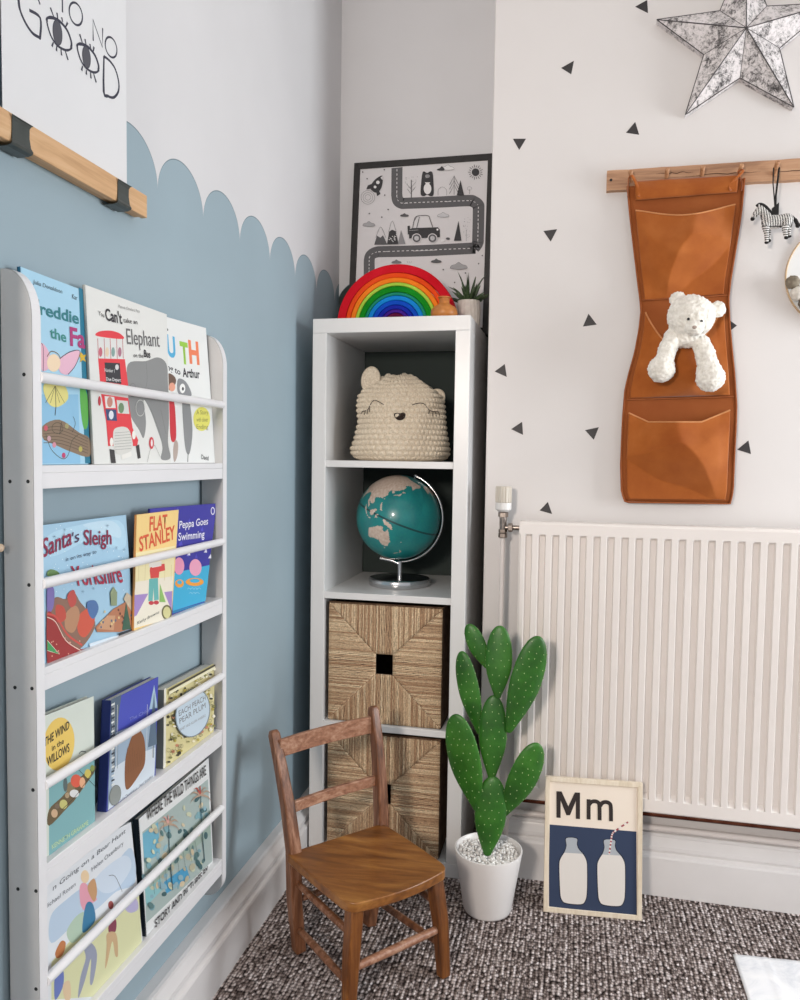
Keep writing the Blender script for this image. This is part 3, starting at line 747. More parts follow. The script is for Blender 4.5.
# --- rush baskets
def rush_basket(cell, label, dark, seed, group='rush storage baskets'):
    rnd = random.Random(seed)
    z0, z1 = cell[0] + .0006, cell[0] + .322; x0, x1, yf, yb = .0475, .3600, .014, .340
    cx, cz = (x0 + x1) / 2, (z0 + z1) / 2 + .002; hw, hh_ = .0235, .0275
    t = thing('rush_basket', (cx, (yf + yb) / 2, z0), label, 'basket', group)
    RU = vcol('twisted_rush', .8, var=.3, bscale=420, bump=.4); 
    def shade():
        q = rnd.random(); c1, c2 = ((.74, .58, .44), (1.0, .90, .75)); f = q
        return [a_ + (b_ - a_) * f for a_, b_ in zip(c1, c2)]
    m = MB(); N = 38
    def rope(pts, r):
        P = [V3(p) for p in pts]; n = []
        for i in range(len(P) - 1):
            L = (P[i + 1] - P[i]).length; k = max(1, int(L / .009))
            for j in range(k): n.append(P[i].lerp(P[i + 1], j / k) + V3((rnd.uniform(-1, 1), rnd.uniform(-1, 1), rnd.uniform(-1, 1))) * .0006)
        n.append(P[-1]); m.tube(n, [r * rnd.uniform(.88, 1.1) for _ in n], 6, c=shade())
    # L-shaped cords, mitred on the diagonals from the hand hole to each corner
    for sx_ in (-1, 1):
        for sz_ in (-1, 1):
            for k in range(N):
                f = (k + .5) / N
                px_ = cx + sx_ * (hw + (((x1 - x0) / 2 - .003) - hw) * f); top = z1 if sz_ > 0 else z0
                pz_ = cz + sz_ * (hh_ + (abs(top - cz) - .003 - hh_) * f); ex = x1 if sx_ > 0 else x0
                c = V3((px_, yf - .0015, pz_))
                rope([(px_, yf, top - sz_ * .001), tuple(c)], .0018); rope([tuple(c), (ex - sx_ * .001, yf, pz_)], .0018)
    for sgn in (-1, 1):      # cords above/below and beside the hole
        top = z1 if sgn > 0 else z0
        for k in range(10):
            px_ = cx + (k - 4.5) / 10 * 2 * hw; rope([(px_, yf, top - sgn * .001), (px_, yf, cz + sgn * hh_)], .0022)
        ex = x1 if sgn > 0 else x0
        for k in range(12):
            pz_ = cz + (k - 5.5) / 12 * 2 * hh_; rope([(ex - sgn * .001, yf, pz_), (cx + sgn * hw, yf, pz_)], .0022)
    m.build('woven_front', RU, t, smooth=True, angle=180)
    DK = plain('dark_basket_frame', dark, .8)
    b = MB(); y2 = yf + .0015
    b.box(x0 + .001, cx - hw, y2, y2 + .006, z0, z1 - .001).box(cx + hw, x1 - .001, y2, y2 + .006, z0, z1 - .001).box(cx - hw, cx + hw, y2, y2 + .006, z0, cz - hh_).box(cx - hw, cx + hw, y2, y2 + .006, cz + hh_, z1 - .001)
    b.build('front_backing', DK, t)
    b = MB().box(x0, x0 + .005, y2 + .006, yb, z0, z1 - .002).box(x1 - .005, x1, y2 + .006, yb, z0, z1 - .002).box(x0, x1, yb - .005, yb, z0, z1 - .002).box(x0, x1, y2 + .006, yb, z0, z0 + .005)
    b.tube([(x0, yf + .004, z1), (x1, yf + .004, z1)], .0035, 8)
    b.build('basket_box', plain('rush_box_weave', '#6e5540', .85, var=.15, nscale=60, bump=.5, bscale=150), t)
rush_basket(CELL[2], 'woven rush basket in the third cube with its hand hole fully in view', '#2b1a17', 3)
rush_basket(CELL[3], 'woven rush basket in the lowest cube, half hidden behind the chair back', '#2b1a17', 8)
# ------------------------------------------------------------------ books on the rack
PAGES = plain('book_pages', '#e4e0d6', .8, var=.05, nscale=300)
rnd = random.Random(11)

def make_book(label, ledge, corners, thick, cover_col, spine_col, lean=(-.011, -.026), layer=0.0, ylim=None, group='picture books on the wall rack', edge='pages', paper=None):
    zl = LEDGE[ledge][0]
    h0 = .25
    # cover plane: through (lean0,*,zl) and (lean1,*,zl+h0)
    p0 = V3((lean[0] - layer, 0, zl)); vdir = V3((lean[1] - lean[0], 0, h0)).normalized(); udir = V3((0, 1, 0))
    n = udir.cross(vdir).normalized()
    if n.x < 0: n = -n
    P = [hit(x, y, p0, n) for x, y in corners]          # TL TR BR BL
    # seat the bottom edge on the ledge
    for q in (2, 3): P[q] = P[q] + vdir * ((zl + .0004 - P[q].z) / vdir.z)
    if ylim is not None:
        for q, b in ((0, 1), (3, 2)):
            if P[q].y < ylim:
                f = (ylim - P[b].y) / (P[q].y - P[b].y); P[q] = P[b].lerp(P[q], f)
    ctr = sum(P, V3()) / 4
    t = thing('picture_book', ((P[2] + P[3]) / 2 - n * thick / 2), label, 'book', group)
    back = -n * thick
    c = .0012 if thick > .004 else .0005
    # covers (front, back, spine) then the page block
    TL, TR, BR, BL = P
    fr = MB().prism([TL, TR, BR, BL], -n * c, c=cover_col)
    cover = fr.build('front_cover', PRINT, t, bevel=.0004)
    MB().prism([TL - n * (thick - c), TR - n * (thick - c), BR - n * (thick - c), BL - n * (thick - c)], -n * c, c=spine_col).build('back_cover', PRINT, t)
    s_l = (BL + (BR - BL).normalized() * c, TL + (TR - TL).normalized() * c)
    MB().prism([TL, TL - n * thick, BL - n * thick, BL], (TR - TL).normalized() * c, c=spine_col).build('spine', PRINT, t)
    i = .002 if thick > .006 else .0008
    u = (BR - BL).normalized(); 
    A, B, Cc, D = TL + u * c - vdir * i, TR - u * i - vdir * i, BR - u * i + vdir * i, BL + u * c + vdir * i
    MB().prism([q - n * c for q in (A, B, Cc, D)], -n * (thick - 2 * c)).build('page_block', PAGES, t)
    a = Art(p0 + n * .00002, n); a.cover = cover
    return t, a
def fin(t, a): a.build('cover_print', PRINT, a.cover)
K = '#2b2b33'

# 1 light blue fairy book
t, a = make_book('light blue picture book with the word reddie at the left of the top ledge', 0, [(10, 262.5), (78.5, 288.5), (88.5, 465), (12, 465)], .005, '#a9d4ea', '#1d6f96', ylim=-1.079, layer=.004)
a.zoom(30, 260, 4.76)
a.poly([(40, 640), (230, 640), (240, 968), (60, 968)], '#8fc3e2')
a.poly([(232, 130), (252, 140), (287, 968), (262, 968)], '#1c7793'); a.curve([(240, 600), (272, 640), (276, 780), (255, 800), (240, 700)], '#5cae4c', 4)
for pts in ([(60, 790), (140, 760), (232, 820), (282, 850), (284, 935), (200, 915), (120, 880), (62, 850)],): a.curve(pts, '#8a7560', 4)
for k in range(6): a.stroke([(64, 800 + k * 14), (150, 795 + k * 16), (275, 850 + k * 14)], '#5f4f42', .0009, 4)
a.stroke([(75, 830), (100, 900), (150, 945), (180, 930), (200, 860), (230, 830)], '#4a4a3a', .0010, 4)
for q in ((160, 930, '#c2406e'), (115, 880, '#d88fa0'), (240, 900, '#b9b05a'), (75, 800, '#d05a6a'), (175, 790, '#a9a070'), (90, 850, '#c8a0a8')): a.oval(q[0], q[1], 9, 13, q[2])
a.stroke([(140, 830), (150, 770)], K, .0008); a.stroke([(200, 820), (215, 780), (205, 745)], K, .0008, 4); a.ring(130, 800, 26, 26, '#4a4a3a', .0008)
# flower and wing shapes, a plain stand-in for the cover figure
a.curve([(50, 395), (85, 430), (100, 500), (60, 530), (50, 480)], '#e7b6c8', 5); a.curve([(140, 470), (190, 440), (235, 435), (215, 500), (180, 545), (140, 530)], '#e8b9cc', 5)
a.oval(112, 490, 32, 42, '#f2d9b8'); a.stroke([(80, 460), (100, 435), (130, 445), (145, 470)], '#7a5a30', .0012, 4)
a.curve([(62, 600), (110, 575), (165, 600), (180, 660), (130, 700), (85, 680)], '#e6dc8a', 5); a.stroke([(120, 600), (122, 700), (118, 740)], K, .0012)
for dx in (-45, -22, 22, 45): a.stroke([(118, 600), (118 + dx, 680)], '#6a6440', .0008)
a.poly([(232, 455), (240, 438), (252, 452), (268, 450), (258, 466), (266, 486), (250, 476), (236, 488), (240, 468)], '#d8b23a')
a.stroke([(62, 530), (62, 420), (52, 395)], K, .0008, 3); a.stroke([(140, 470), (190, 437), (237, 434), (216, 500), (180, 545)], K, .0009, 4)
a.text('Julia Donaldson', (13, 112), (152, 160), (14, 92), '#5a6a72', .0)
a.text('Kar', (199, 183), (224, 192), (199, 160), '#5a6a72', .0)
a.text('s', (30, 200), (42, 204), (31, 178), K, .03)
a.text('reddie', (46, 258), (232, 305), (44, 200), '#2f7d86', .025)
a.text('the', (94, 368), (172, 392), (92, 318), '#3f8f8a', .02)
a.text('Fa', (190, 405), (262, 420), (187, 318), '#b03a78', .03)
fin(t, a)

# 3 white book with coloured capitals (partly behind the next)
t, a = make_book('white picture book with the large coloured letters UTH at the right of the top ledge', 0, [(128, 306), (206, 328), (216, 465), (136, 465)], .005, '#e9ebe9', '#dcdcd8', layer=.0055)
a.zoom(80, 270, 5)
a.text('U', (437, 425), (480, 440), (430, 320), '#55b1dc', .035); a.text('T', (505, 462), (545, 470), (497, 358), '#9ccf4a', .04); a.text('H', (548, 462), (598, 470), (540, 352), '#f0835a', .04)
a.text('e', (431, 302), (441, 304), (431, 286), K, .03)
a.text('ling to', (420, 492), (502, 525), (420, 462), K, .02); a.text('Arthur', (514, 533), (600, 541), (510, 490), K, .03)
a.curve([(440, 520), (470, 530), (480, 560), (458, 600), (440, 590)], '#6d5548', 4); a.oval(460, 585, 16, 22, '#e9a58c'); a.curve([(440, 640), (470, 660), (480, 780), (478, 850), (455, 850), (445, 740)], '#cf3440', 4)
a.curve([(490, 545), (530, 560), (558, 625), (520, 635), (488, 610)], '#8c8f92', 4); a.oval(512, 592, 14, 24, '#f4f4f2'); a.oval(514, 594, 5, 9, K)
a.curve([(512, 640), (545, 650), (562, 800), (548, 915), (528, 900), (516, 780)], '#8b8e90', 4); a.stroke([(540, 915), (538, 960)], '#6d7072', .0025)
a.curve([(475, 850), (490, 870), (486, 930), (470, 960), (465, 900)], '#b9a9a0', 4)
a.oval(608, 745, 42, 60, '#e3df6d')
for i_, wd in enumerate(('A Story', 'with clever', 'Ending')): a.text(wd, (582, 722 + i_ * 36), (640, 722 + i_ * 36), (582, 700 + i_ * 36), '#7d7a3a', .0)
a.text('David', (606, 945), (642, 952), (606, 922), '#444444', .01)
fin(t, a)

# 2 elephant and bus book
t, a = make_book('off-white picture book with a red bus and grey elephant on the top ledge', 0, [(85, 284.5), (166.8, 314.3), (171.0, 465), (94, 465)], .0045, '#e2e3df', '#c9c8c2')
a.zoom(80, 270, 5)
RED = '#e2404a'
a.curve([(240, 470), (330, 455), (390, 437), (432, 470), (440, 560), (445, 740), (440, 860), (452, 940), (405, 945), (412, 880), (380, 780), (350, 700), (318, 650), (330, 760), (318, 840), (295, 800), (250, 720), (240, 600)], '#8b8d8d', 5)
a.stroke([(330, 455), (335, 560), (310, 640)], '#6c6e6e', .0008, 4); a.stroke([(350, 690), (395, 800), (415, 900)], '#6c6e6e', .0008, 4); a.stroke([(404, 700), (430, 820)], '#6c6e6e', .0008)
a.curve([(84, 330), (95, 308), (150, 303), (200, 318), (213, 345)], RED, 5)
a.poly([(84, 340), (212, 348), (222, 440), (90, 442)], '#dfe0dd'); a.poly([(90, 442), (224, 446), (242, 585), (100, 560)], RED)
for x in (88, 120, 150, 182, 212): a.stroke([(x, 342), (x + 4, 444)], '#b9404a', .0014)
for x, c in ((102, '#c96a7a'), (135, '#e6d0b4'), (165, '#86a6a0'), (198, '#b0768a')): a.oval(x, 410, 9, 24, c)
a.poly([(122, 462), (198, 466), (206, 570), (130, 560)], '#34363c')
a.text('Number 1', (122, 508), (172, 513), (122, 490), '#d6d6d6', .01)
a.text('Due Depart', (130, 552), (204, 558), (130, 536), '#e6e6e6', .01); a.oval(184, 486, 9, 14, '#d6d6d6')
a.poly([(105, 620), (240, 640), (262, 790), (290, 850), (285, 880), (180, 880), (140, 880), (130, 760)], RED)
a.poly([(122, 630), (170, 635), (178, 690), (128, 690)], '#e8e6e2'); a.oval(148, 660, 14, 26, '#c78a7a'); a.poly([(182, 650), (238, 655), (246, 720), (188, 716)], '#d9dcd6'); a.oval(205, 690, 14, 26, '#6f8f6a'); a.poly([(126, 695), (180, 698), (184, 755), (134, 752)], '#2f4a76'); a.oval(155, 725, 12, 22, '#dfe4ea')
a.curve([(165, 810), (195, 785), (235, 790), (255, 830), (258, 900), (178, 918)], '#d8d8d2', 4)
for k in range(7): a.stroke([(172, 815 + k * 14), (255, 808 + k * 14)], '#8d8f8c', .0006)
a.oval(268, 825, 9, 22, '#f0efe8'); a.oval(156, 860, 8, 22, '#f0efe8'); a.poly([(205, 925), (255, 908), (258, 930), (208, 948)], '#ecebe5')
a.poly([(146, 895), (170, 900), (178, 965), (154, 966)], '#3a3a3c'); a.poly([(278, 880), (294, 872), (302, 940), (288, 944)], '#3a3a3c'); a.oval(96, 655, 7, 24, '#c23a48')
a.stroke([(335, 960), (362, 870), (400, 935)], '#8a8884', .0007, 4); a.oval(356, 865, 12, 30, '#d0434e'); a.oval(357, 865, 5, 18, '#efe6e4')
a.ring(262, 600, 16, 34, '#77797a', .0008); a.ring(300, 690, 22, 40, '#cfd0cc', .0012)
a.text('You', (92, 225), (120, 238), (90, 202), K, .0); a.text("Can't", (127, 250), (210, 270), (122, 190), K, .02); a.text('take an', (216, 262), (286, 272), (214, 238), K, .0)
a.text('Elephant', (234, 370), (398, 385), (228, 290), '#6a6a6c', .0); a.text('on the', (266, 436), (316, 440), (264, 414), K, 0); a.text('Bus', (318, 434), (350, 440), (318, 398), K, .02)
a.text('Patricia Cleveland Peck', (190, 188), (297, 215), (191, 173), '#8a8a8a', 0)
fin(t, a)

# row 2
t, a = make_book('pale blue picture book with a red sleigh and snowy town on the second ledge', 1, [(20, 528), (126, 514.7), (134.4, 631.6), (20, 672)], .005, '#a5cbe2', '#6f93ac', ylim=-1.079, layer=.001)
a.zoom(40, 500, 6.06)
a.curve([(45, 220), (200, 160), (480, 125), (505, 300), (300, 250), (120, 330), (45, 330)], '#b4d8ec', 5); a.curve([(260, 150), (420, 125), (485, 170), (480, 230), (360, 190)], '#c3e0f0', 5)
for k in range(60):
    x, y = rnd.uniform(50, 515), rnd.uniform(150, 560); a.oval(x, y, 2.5, 3, '#e8f4fa')
for x, y in ((85, 222), (145, 180), (460, 290), (320, 535), (255, 555), (505, 300), (405, 155)):
    for t_ in (0, 60, 120):
        dx, dy = 10 * math.cos(math.radians(t_)), 12 * math.sin(math.radians(t_)); a.stroke([(x - dx, y - dy), (x + dx, y + dy)], '#5d7f99', .0004)
a.text('Santa', (10, 350), (190, 268), (6, 238), '#8c2348', .012, .1); a.text("'s", (196, 268), (236, 246), (190, 200), '#4a2a50', .0, .1)
a.text('Sleigh', (262, 272), (432, 268), (256, 180), '#8c2348', .012, .1)
a.text('is on its way to', (152, 372), (338, 322), (150, 348), '#3a4a66', 0, .1)
a.text('Yorkshire', (205, 520), (500, 498), (180, 400), '#b02a4a', .012)
a.curve([(38, 440), (60, 420), (100, 432), (110, 455), (45, 462)], '#6a8a50', 4)
a.curve([(38, 760), (38, 660), (90, 590), (150, 600), (200, 560), (240, 620), (300, 690), (330, 760), (270, 870), (180, 940), (60, 960)], '#8c6a5a', 5)
a.curve([(40, 520), (80, 540), (75, 650), (40, 680)], '#7d6fae', 4); a.curve([(230, 700), (310, 650), (325, 740), (270, 830), (225, 800)], '#cf5a46', 4); a.curve([(150, 690), (210, 640), (235, 700), (200, 800), (150, 780)], '#b98a6a', 4)
a.curve([(280, 620), (330, 610), (350, 660), (320, 720), (290, 690)], '#4f74a8', 4); a.curve([(90, 640), (140, 650), (150, 720), (100, 740)], '#c24f42', 4); a.curve([(160, 580), (200, 545), (215, 620), (180, 650)], '#c0504a', 4)
a.curve([(38, 690), (90, 720), (140, 830), (230, 900), (280, 900), (200, 950), (60, 985), (38, 985)], '#9c2f30', 5); a.stroke([(38, 710), (90, 740), (150, 850), (240, 912)], '#e9d8c8', .0012, 4); a.stroke([(38, 690), (95, 712), (160, 815), (250, 880)], '#d0504a', .0030, 4)
a.poly([(38, 850), (112, 935), (38, 912)], '#3f9c5a'); a.stroke([(38, 850), (112, 935), (38, 912)], '#f0ece0', .0007)
for k in range(12): a.oval(rnd.uniform(60, 250), rnd.uniform(830, 950), 4, 5, '#d9a08c')
a.poly([(330, 770), (440, 660), (560, 590), (568, 770), (480, 800), (340, 800)], '#b5795a'); a.poly([(420, 560), (440, 525), (462, 560), (460, 640), (425, 640)], '#8f9c7a'); a.poly([(500, 600), (520, 560), (560, 590), (566, 700)], '#c9b9a0'); a.poly([(340, 780), (400, 700), (450, 700), (440, 790)], '#c99a78')
for k in range(22): x = rnd.uniform(360, 550); y = 720 + rnd.uniform(-40, 60) - (x - 360) * .25; a.oval(x, y, 5, 8, ('#6a4436', '#e0c890', '#5a6c80')[k % 3])
a.poly([(490, 790), (515, 620), (545, 780)], '#39614f'); a.poly([(290, 870), (420, 830), (560, 800), (560, 850), (300, 905)], '#d9e6f0'); a.poly([(468, 808), (552, 780), (550, 800), (470, 830)], '#2e3640')
fin(t, a)

t, a = make_book('glossy purple and blue picture book with a swimming pool cover on the second ledge', 1, [(150, 508.7), (217, 503.3), (204.7, 604.5), (150, 622)], .004, '#3d3a9e', '#2f2c80', layer=.0042, lean=(-.006, -.013))
a.zoom(125, 495, 6.9)
a.poly([(330, 540), (584, 483), (556, 730), (330, 800)], '#3fb0d8'); a.poly([(330, 800), (556, 738), (552, 748), (330, 818)], '#2b7fae')
for k in range(14): x, y = rnd.uniform(260, 620), rnd.uniform(110, 460); a.poly([(x, y), (x + 12, y - 30), (x + 20, y + 6)], '#5450c0')
for q in ((440, 405), (555, 385), (585, 425)): a.poly([(q[0] - 12, q[1] + 12), (q[0] + 6, q[1] - 20), (q[0] + 10, q[1] + 12)], '#e8e8f6')
for cx_, cy_, r_ in ((375, 610, 30), (480, 600, 62)): a.oval(cx_, cy_, r_, 28, '#f0a040'); a.oval(cx_, cy_ - 8, r_ * .55, 14, '#3fb0d8')
a.oval(372, 490, 36, 60, '#e99ab8'); a.oval(485, 500, 42, 58, '#eda6c0')
for k in range(7): a.stroke([(430 + k * 10, 650 + (k % 2) * 30), (440 + k * 12, 640 + (k % 2) * 30), (452 + k * 12, 652 + (k % 2) * 30)], '#bfe6f4', .0006)
a.oval(604, 110, 14, 27, '#e9e9f0'); a.oval(604, 110, 9, 20, '#3d3a9e')
a.text('Peppa Goes', (372, 232), (572, 202), (370, 180), '#ecebf6', .01, .15); a.text('Swimming', (366, 315), (548, 292), (364, 262), '#ecebf6', .01, .1)
fin(t, a)

t, a = make_book('yellow and cream picture book with red capitals on the second ledge', 1, [(136.6, 514.8), (178.8, 509.7), (171.8, 618), (133.8, 631)], .004, '#f0d08a', '#c98a4a', lean=(-.006, -.013))
a.zoom(125, 495, 6.9)
a.poly([(76, 400), (345, 350), (330, 640), (70, 680)], '#eee3b4'); a.poly([(72, 600), (331, 560), (330, 662), (66, 690)], '#eee6d4'); a.poly([(66, 690), (326, 660), (322, 850), (62, 920)], '#f0ead8')
a.poly([(66, 690), (160, 680), (80, 830), (64, 840)], '#a78cc8'); a.poly([(270, 670), (326, 662), (322, 800)], '#a78cc8')
for k in range(6): a.stroke([(95 + k * 45, 480), (92 + k * 45, 590)], '#d8c890', .0012)
# plain clothes stand-in: red jumper, teal trousers, red shoes
a.poly([(176, 490), (272, 474), (276, 520), (236, 530), (232, 570), (176, 576), (170, 520)], '#d84a48'); a.poly([(164, 470), (252, 456), (250, 490), (168, 500)], '#e6e2da'); a.stroke([(186, 500), (236, 490)], '#f0e8e0', .0012)
a.poly([(166, 580), (226, 572), (232, 722), (200, 728), (196, 640), (190, 730), (160, 732)], '#6ab5b2'); a.oval(180, 745, 18, 14, '#c5404a'); a.oval(215, 742, 18, 14, '#c5404a'); a.poly([(240, 610), (280, 740), (236, 738)], '#8fbf6a')
a.oval(288, 810, 36, 52, '#6f6a48'); a.oval(288, 810, 26, 40, '#d8d49a')
a.text('FLAT', (168, 250), (290, 228), (170, 150), '#dc5a3a', .02); a.text('STANLEY', (100, 390), (345, 300), (96, 290), '#dc5a3a', .02)
a.text('Kathy Browne', (82, 895), (235, 815), (80, 875), '#555550', 0, .3)
fin(t, a)

# row 3
t, a = make_book('pale green book with a yellow circle title at the left of the third ledge', 2, [(20, 726), (93.8, 696), (95.3, 822.5), (20, 866)], .013, '#d5dcd2', '#b9c2b8', ylim=-1.079)
a.zoom(40, 680, 5.55)
a.poly([(50, 580), (160, 530), (302, 440), (306, 800), (50, 990)], '#7fb0b4')
a.oval(105, 355, 86, 148, '#e9c766', rot=6)
a.curve([(50, 720), (120, 650), (200, 560), (300, 480), (304, 500), (260, 600), (160, 700), (50, 810)], '#6a5a40', 4)
a.poly([(50, 815), (160, 712), (304, 510), (304, 700), (50, 960)], '#7fb0b4')
for q in ((80, 740, 18, 24, '#cfae8c'), (130, 690, 22, 26, '#c8c47a'), (170, 600, 24, 34, '#8c7a5a'), (200, 560, 30, 36, '#e0604a'), (235, 570, 16, 30, '#e8b088'), (190, 630, 26, 22, '#dfe0e0'), (265, 520, 18, 26, '#d0c060'), (140, 580, 12, 40, '#5a6a6a'), (95, 700, 14, 14, '#7a6a5a'), (150, 640, 12, 16, '#b09a7a'), (290, 490, 12, 18, '#8a9a50')): a.oval(*q)
a.stroke([(215, 500), (305, 590)], K, .0008); a.stroke([(120, 720), (200, 640), (300, 500)], '#3d352a', .0010, 4); a.stroke([(215, 410), (230, 396), (255, 400)], K, .0012, 4)
a.text('THE WIND', (22, 372), (162, 268), (22, 325), '#3a3428', .02); a.text('in the', (66, 395), (132, 350), (64, 365), '#3a3428', .01); a.text('WILLOWS', (38, 480), (163, 395), (36, 432), '#3a3428', .02)
a.text('KENNETH GRAHAME', (66, 940), (268, 800), (64, 915), '#cfe0a0', 0)
fin(t, a)

t, a = make_book('grey-spined book with a patterned cream cover and oval title on the third ledge', 2, [(164.5, 690), (215, 663), (214.3, 741.5), (164, 770)], .022, '#d9cf9a', '#868a8a')
a.zoom(90, 655, 6.06)
a.poly([(450, 205), (462, 200), (458, 680), (444, 690)], '#e6e3d6')
for k in range(230):
    x = rnd.uniform(468, 748); yt = 220 - (x - 460) * .55; yb = 665 - (x - 460) * .74; y = rnd.uniform(yt + 8, yb - 6)
    c = ('#3f3d30', '#b9a950', '#efe9d0', '#8c8a58', '#c78a6a', '#f4efd8', '#54523e')[k % 7]
    if k % 3: a.oval(x, y, rnd.uniform(5, 11), rnd.uniform(5, 12), c)
    else: a.ring(x, y, rnd.uniform(6, 12), rnd.uniform(7, 13), '#4a4838', .0005)
a.poly([(468, 222), (748, 68), (748, 84), (468, 240)], '#e9e4c4'); a.poly([(468, 208), (750, 55), (750, 66), (468, 219)], '#4a4838')
a.oval(612, 350, 104, 150, '#7f8f9a', rot=12); a.oval(612, 350, 98, 144, '#c9dae6', rot=12)
a.text('EACH PEACH', (528, 372), (690, 272), (526, 338), '#6a6c70', 0); a.text('PEAR PLUM', (532, 418), (690, 318), (530, 384), '#6a6c70', 0); a.text('JANET AND ALLAN AHLBERG', (532, 462), (690, 372), (531, 446), '#8a8c90', 0)
fin(t, a)

t, a = make_book('thick dark blue book with a snowy wood cover in the middle of the third ledge', 2, [(111, 700.5), (158.4, 676.6), (155.5, 774), (106.5, 815)], .0165, '#3f48a8', '#26357c')
a.zoom(90, 655, 6.06)
a.poly([(128, 270), (190, 240), (170, 470), (150, 820), (150, 900), (106, 945)], '#54667a'); a.poly([(190, 245), (412, 135), (408, 360), (330, 400), (160, 470)], '#4750b4')
a.poly([(130, 480), (230, 440), (400, 370), (398, 600), (390, 735), (110, 940), (112, 800)], '#9fb4c8'); a.poly([(150, 680), (240, 620), (395, 560), (390, 735), (110, 940)], '#d3dde6')
for k in range(16): x = 140 + k * 3 if k < 6 else rnd.choice((150, 170, 350, 370, 385)) + rnd.uniform(-8, 8); a.stroke([(x, 300 + rnd.uniform(-20, 20)), (x - 6, 700 - (x - 130) * .3)], ('#e8e8e0', '#2c3a48', '#6d8090')[k % 3], .0010)
a.poly([(388, 180), (358, 330), (408, 320)], '#a9c4d4'); a.poly([(388, 220), (350, 560), (405, 540)], '#5f7488')
a.curve([(265, 470), (300, 455), (330, 520), (332, 650), (300, 720), (235, 810), (212, 790), (212, 650), (230, 560)], '#8a5a3c', 5)     # a plain rounded tree stump
for k in range(9): a.stroke([(225 + k * 11, 560 + (k % 3) * 20), (222 + k * 10, 720 - k * 6)], '#6a4228', .0006)
for k in range(20): y = 290 + k * 27; a.poly([(128, y + 8), (146, y), (146, y + 10), (127, y + 20)], ('#e4e6e2', '#2c3648')[k % 2])
a.oval(150, 850, 34, 62, '#8d9390', rot=10); a.ring(150, 850, 34, 62, '#4a504e', .0006, rot=10)
a.text('The Child', (236, 400), (352, 345), (236, 380), '#8f96d8', 0)
a.text('Julia Donaldson   Axel Scheffler', (180, 890), (380, 738), (180, 875), '#6a7078', 0)
fin(t, a)

# row 4
t, a = make_book('white picture book with a dark spine and painted palm trees on the lowest ledge', 3, [(138.5, 819.5), (208.7, 757.8), (213, 858), (146.5, 940)], .0105, '#e3e5e4', '#1b2733')
a.zoom(130, 750, 5)
a.poly([(62, 410), (390, 145), (412, 555), (82, 865)], '#a8b8b4')
a.poly([(62, 420), (140, 360), (150, 520), (72, 560)], '#6fb0c8'); a.poly([(74, 680), (150, 610), (160, 700), (82, 780)], '#8fc4c8'); a.poly([(170, 660), (280, 580), (300, 640), (180, 720)], '#4fa0c8'); a.poly([(90, 600), (400, 300), (404, 420), (96, 690)], '#9fb4a8')
for k in range(90):
    x = rnd.uniform(70, 395); y = rnd.uniform(420, 820) - (x - 70) * .78
    a.oval(x, y, rnd.uniform(5, 14), rnd.uniform(8, 22), ('#c9cdb0', '#7fa8b0', '#5d7f80', '#b9b49a', '#8fb4c0', '#46686c', '#d4c4a4')[k % 7], rot=rnd.uniform(-40, 40))
for cx_, cy_, c in ((190, 370, '#d8a49a'), (350, 225, '#c05a52')):
    a.stroke([(cx_, cy_), (cx_ + 4, cy_ + 130), (cx_ + 20, cy_ + 330)], '#2f5a68', .0025, 4)
    for t_ in (-160, -125, -95, -60, -30, 10, 160): a.stroke([(cx_, cy_), (cx_ + 34 * math.cos(math.radians(t_)), cy_ + 42 * math.sin(math.radians(t_))), (cx_ + 56 * math.cos(math.radians(t_)), cy_ + 60 * math.sin(math.radians(t_)) + 22)], c if t_ % 2 else '#b9a08c', [.003, .004, .0035, .003, .002, .001, .0005], 3)
for k in range(9): a.stroke([(110 + k * 30, 620 - k * 24), (118 + k * 31, 720 - k * 27)], '#2b3f40', .0008)
a.text('WHERE THE WILD THINGS ARE', (82, 355), (378, 122), (78, 300), '#3a3a3c', .012)
a.text('STORY AND PICTURES BY', (122, 888), (388, 610), (120, 850), '#3a3a3c', .02)
fin(t, a)

t, a = make_book('large white and pale blue picture book with painted walkers on the lowest ledge', 3, [(20, 878), (131, 822), (143, 945.5), (20, 1050)], .004, '#e2e6ea', '#c0c4c8', ylim=-1.079)
a.zoom(40, 810, 5.26)
a.curve([(56, 560), (140, 470), (260, 380), (380, 300), (480, 200), (500, 380), (400, 430), (300, 520), (180, 600), (60, 700)], '#bccfe2', 5); a.curve([(300, 350), (440, 240), (480, 300), (400, 420), (320, 430)], '#cfdcea', 5)
a.poly([(60, 800), (200, 640), (400, 520), (520, 440), (536, 700), (300, 980), (60, 998)], '#dcddb0'); a.curve([(140, 640), (190, 560), (240, 540), (230, 640), (170, 700)], '#b4c9b4', 5); a.curve([(440, 500), (500, 460), (516, 520), (470, 540)], '#b9b4d8', 4)
for pts, c in (([(210, 400), (240, 385), (270, 440), (300, 470), (260, 500), (235, 530), (212, 490)], '#e2a0b0'), ([(240, 500), (275, 490), (292, 570), (262, 620), (222, 640)], '#3a7aa0'), ([(230, 720), (270, 700), (300, 760), (280, 900), (262, 910), (268, 780), (235, 900), (200, 990), (212, 880), (240, 780)], '#9aa0b4'),
               ([(250, 400), (285, 360), (300, 430), (285, 480), (262, 450)], '#c79a70'), ([(370, 560), (400, 580), (396, 640), (360, 640)], '#8a4458'), ([(352, 650), (400, 650), (410, 760), (395, 765), (380, 690), (355, 800), (342, 830), (350, 720)], '#cfb088'),
               ([(80, 750), (110, 690), (135, 700), (120, 760), (90, 780)], '#c07a4a'), ([(80, 850), (120, 840), (122, 920), (90, 990), (75, 980)], '#6f80c0'), ([(120, 920), (155, 900), (160, 990), (130, 995)], '#e2c8a4')): a.curve(pts, c, 4)
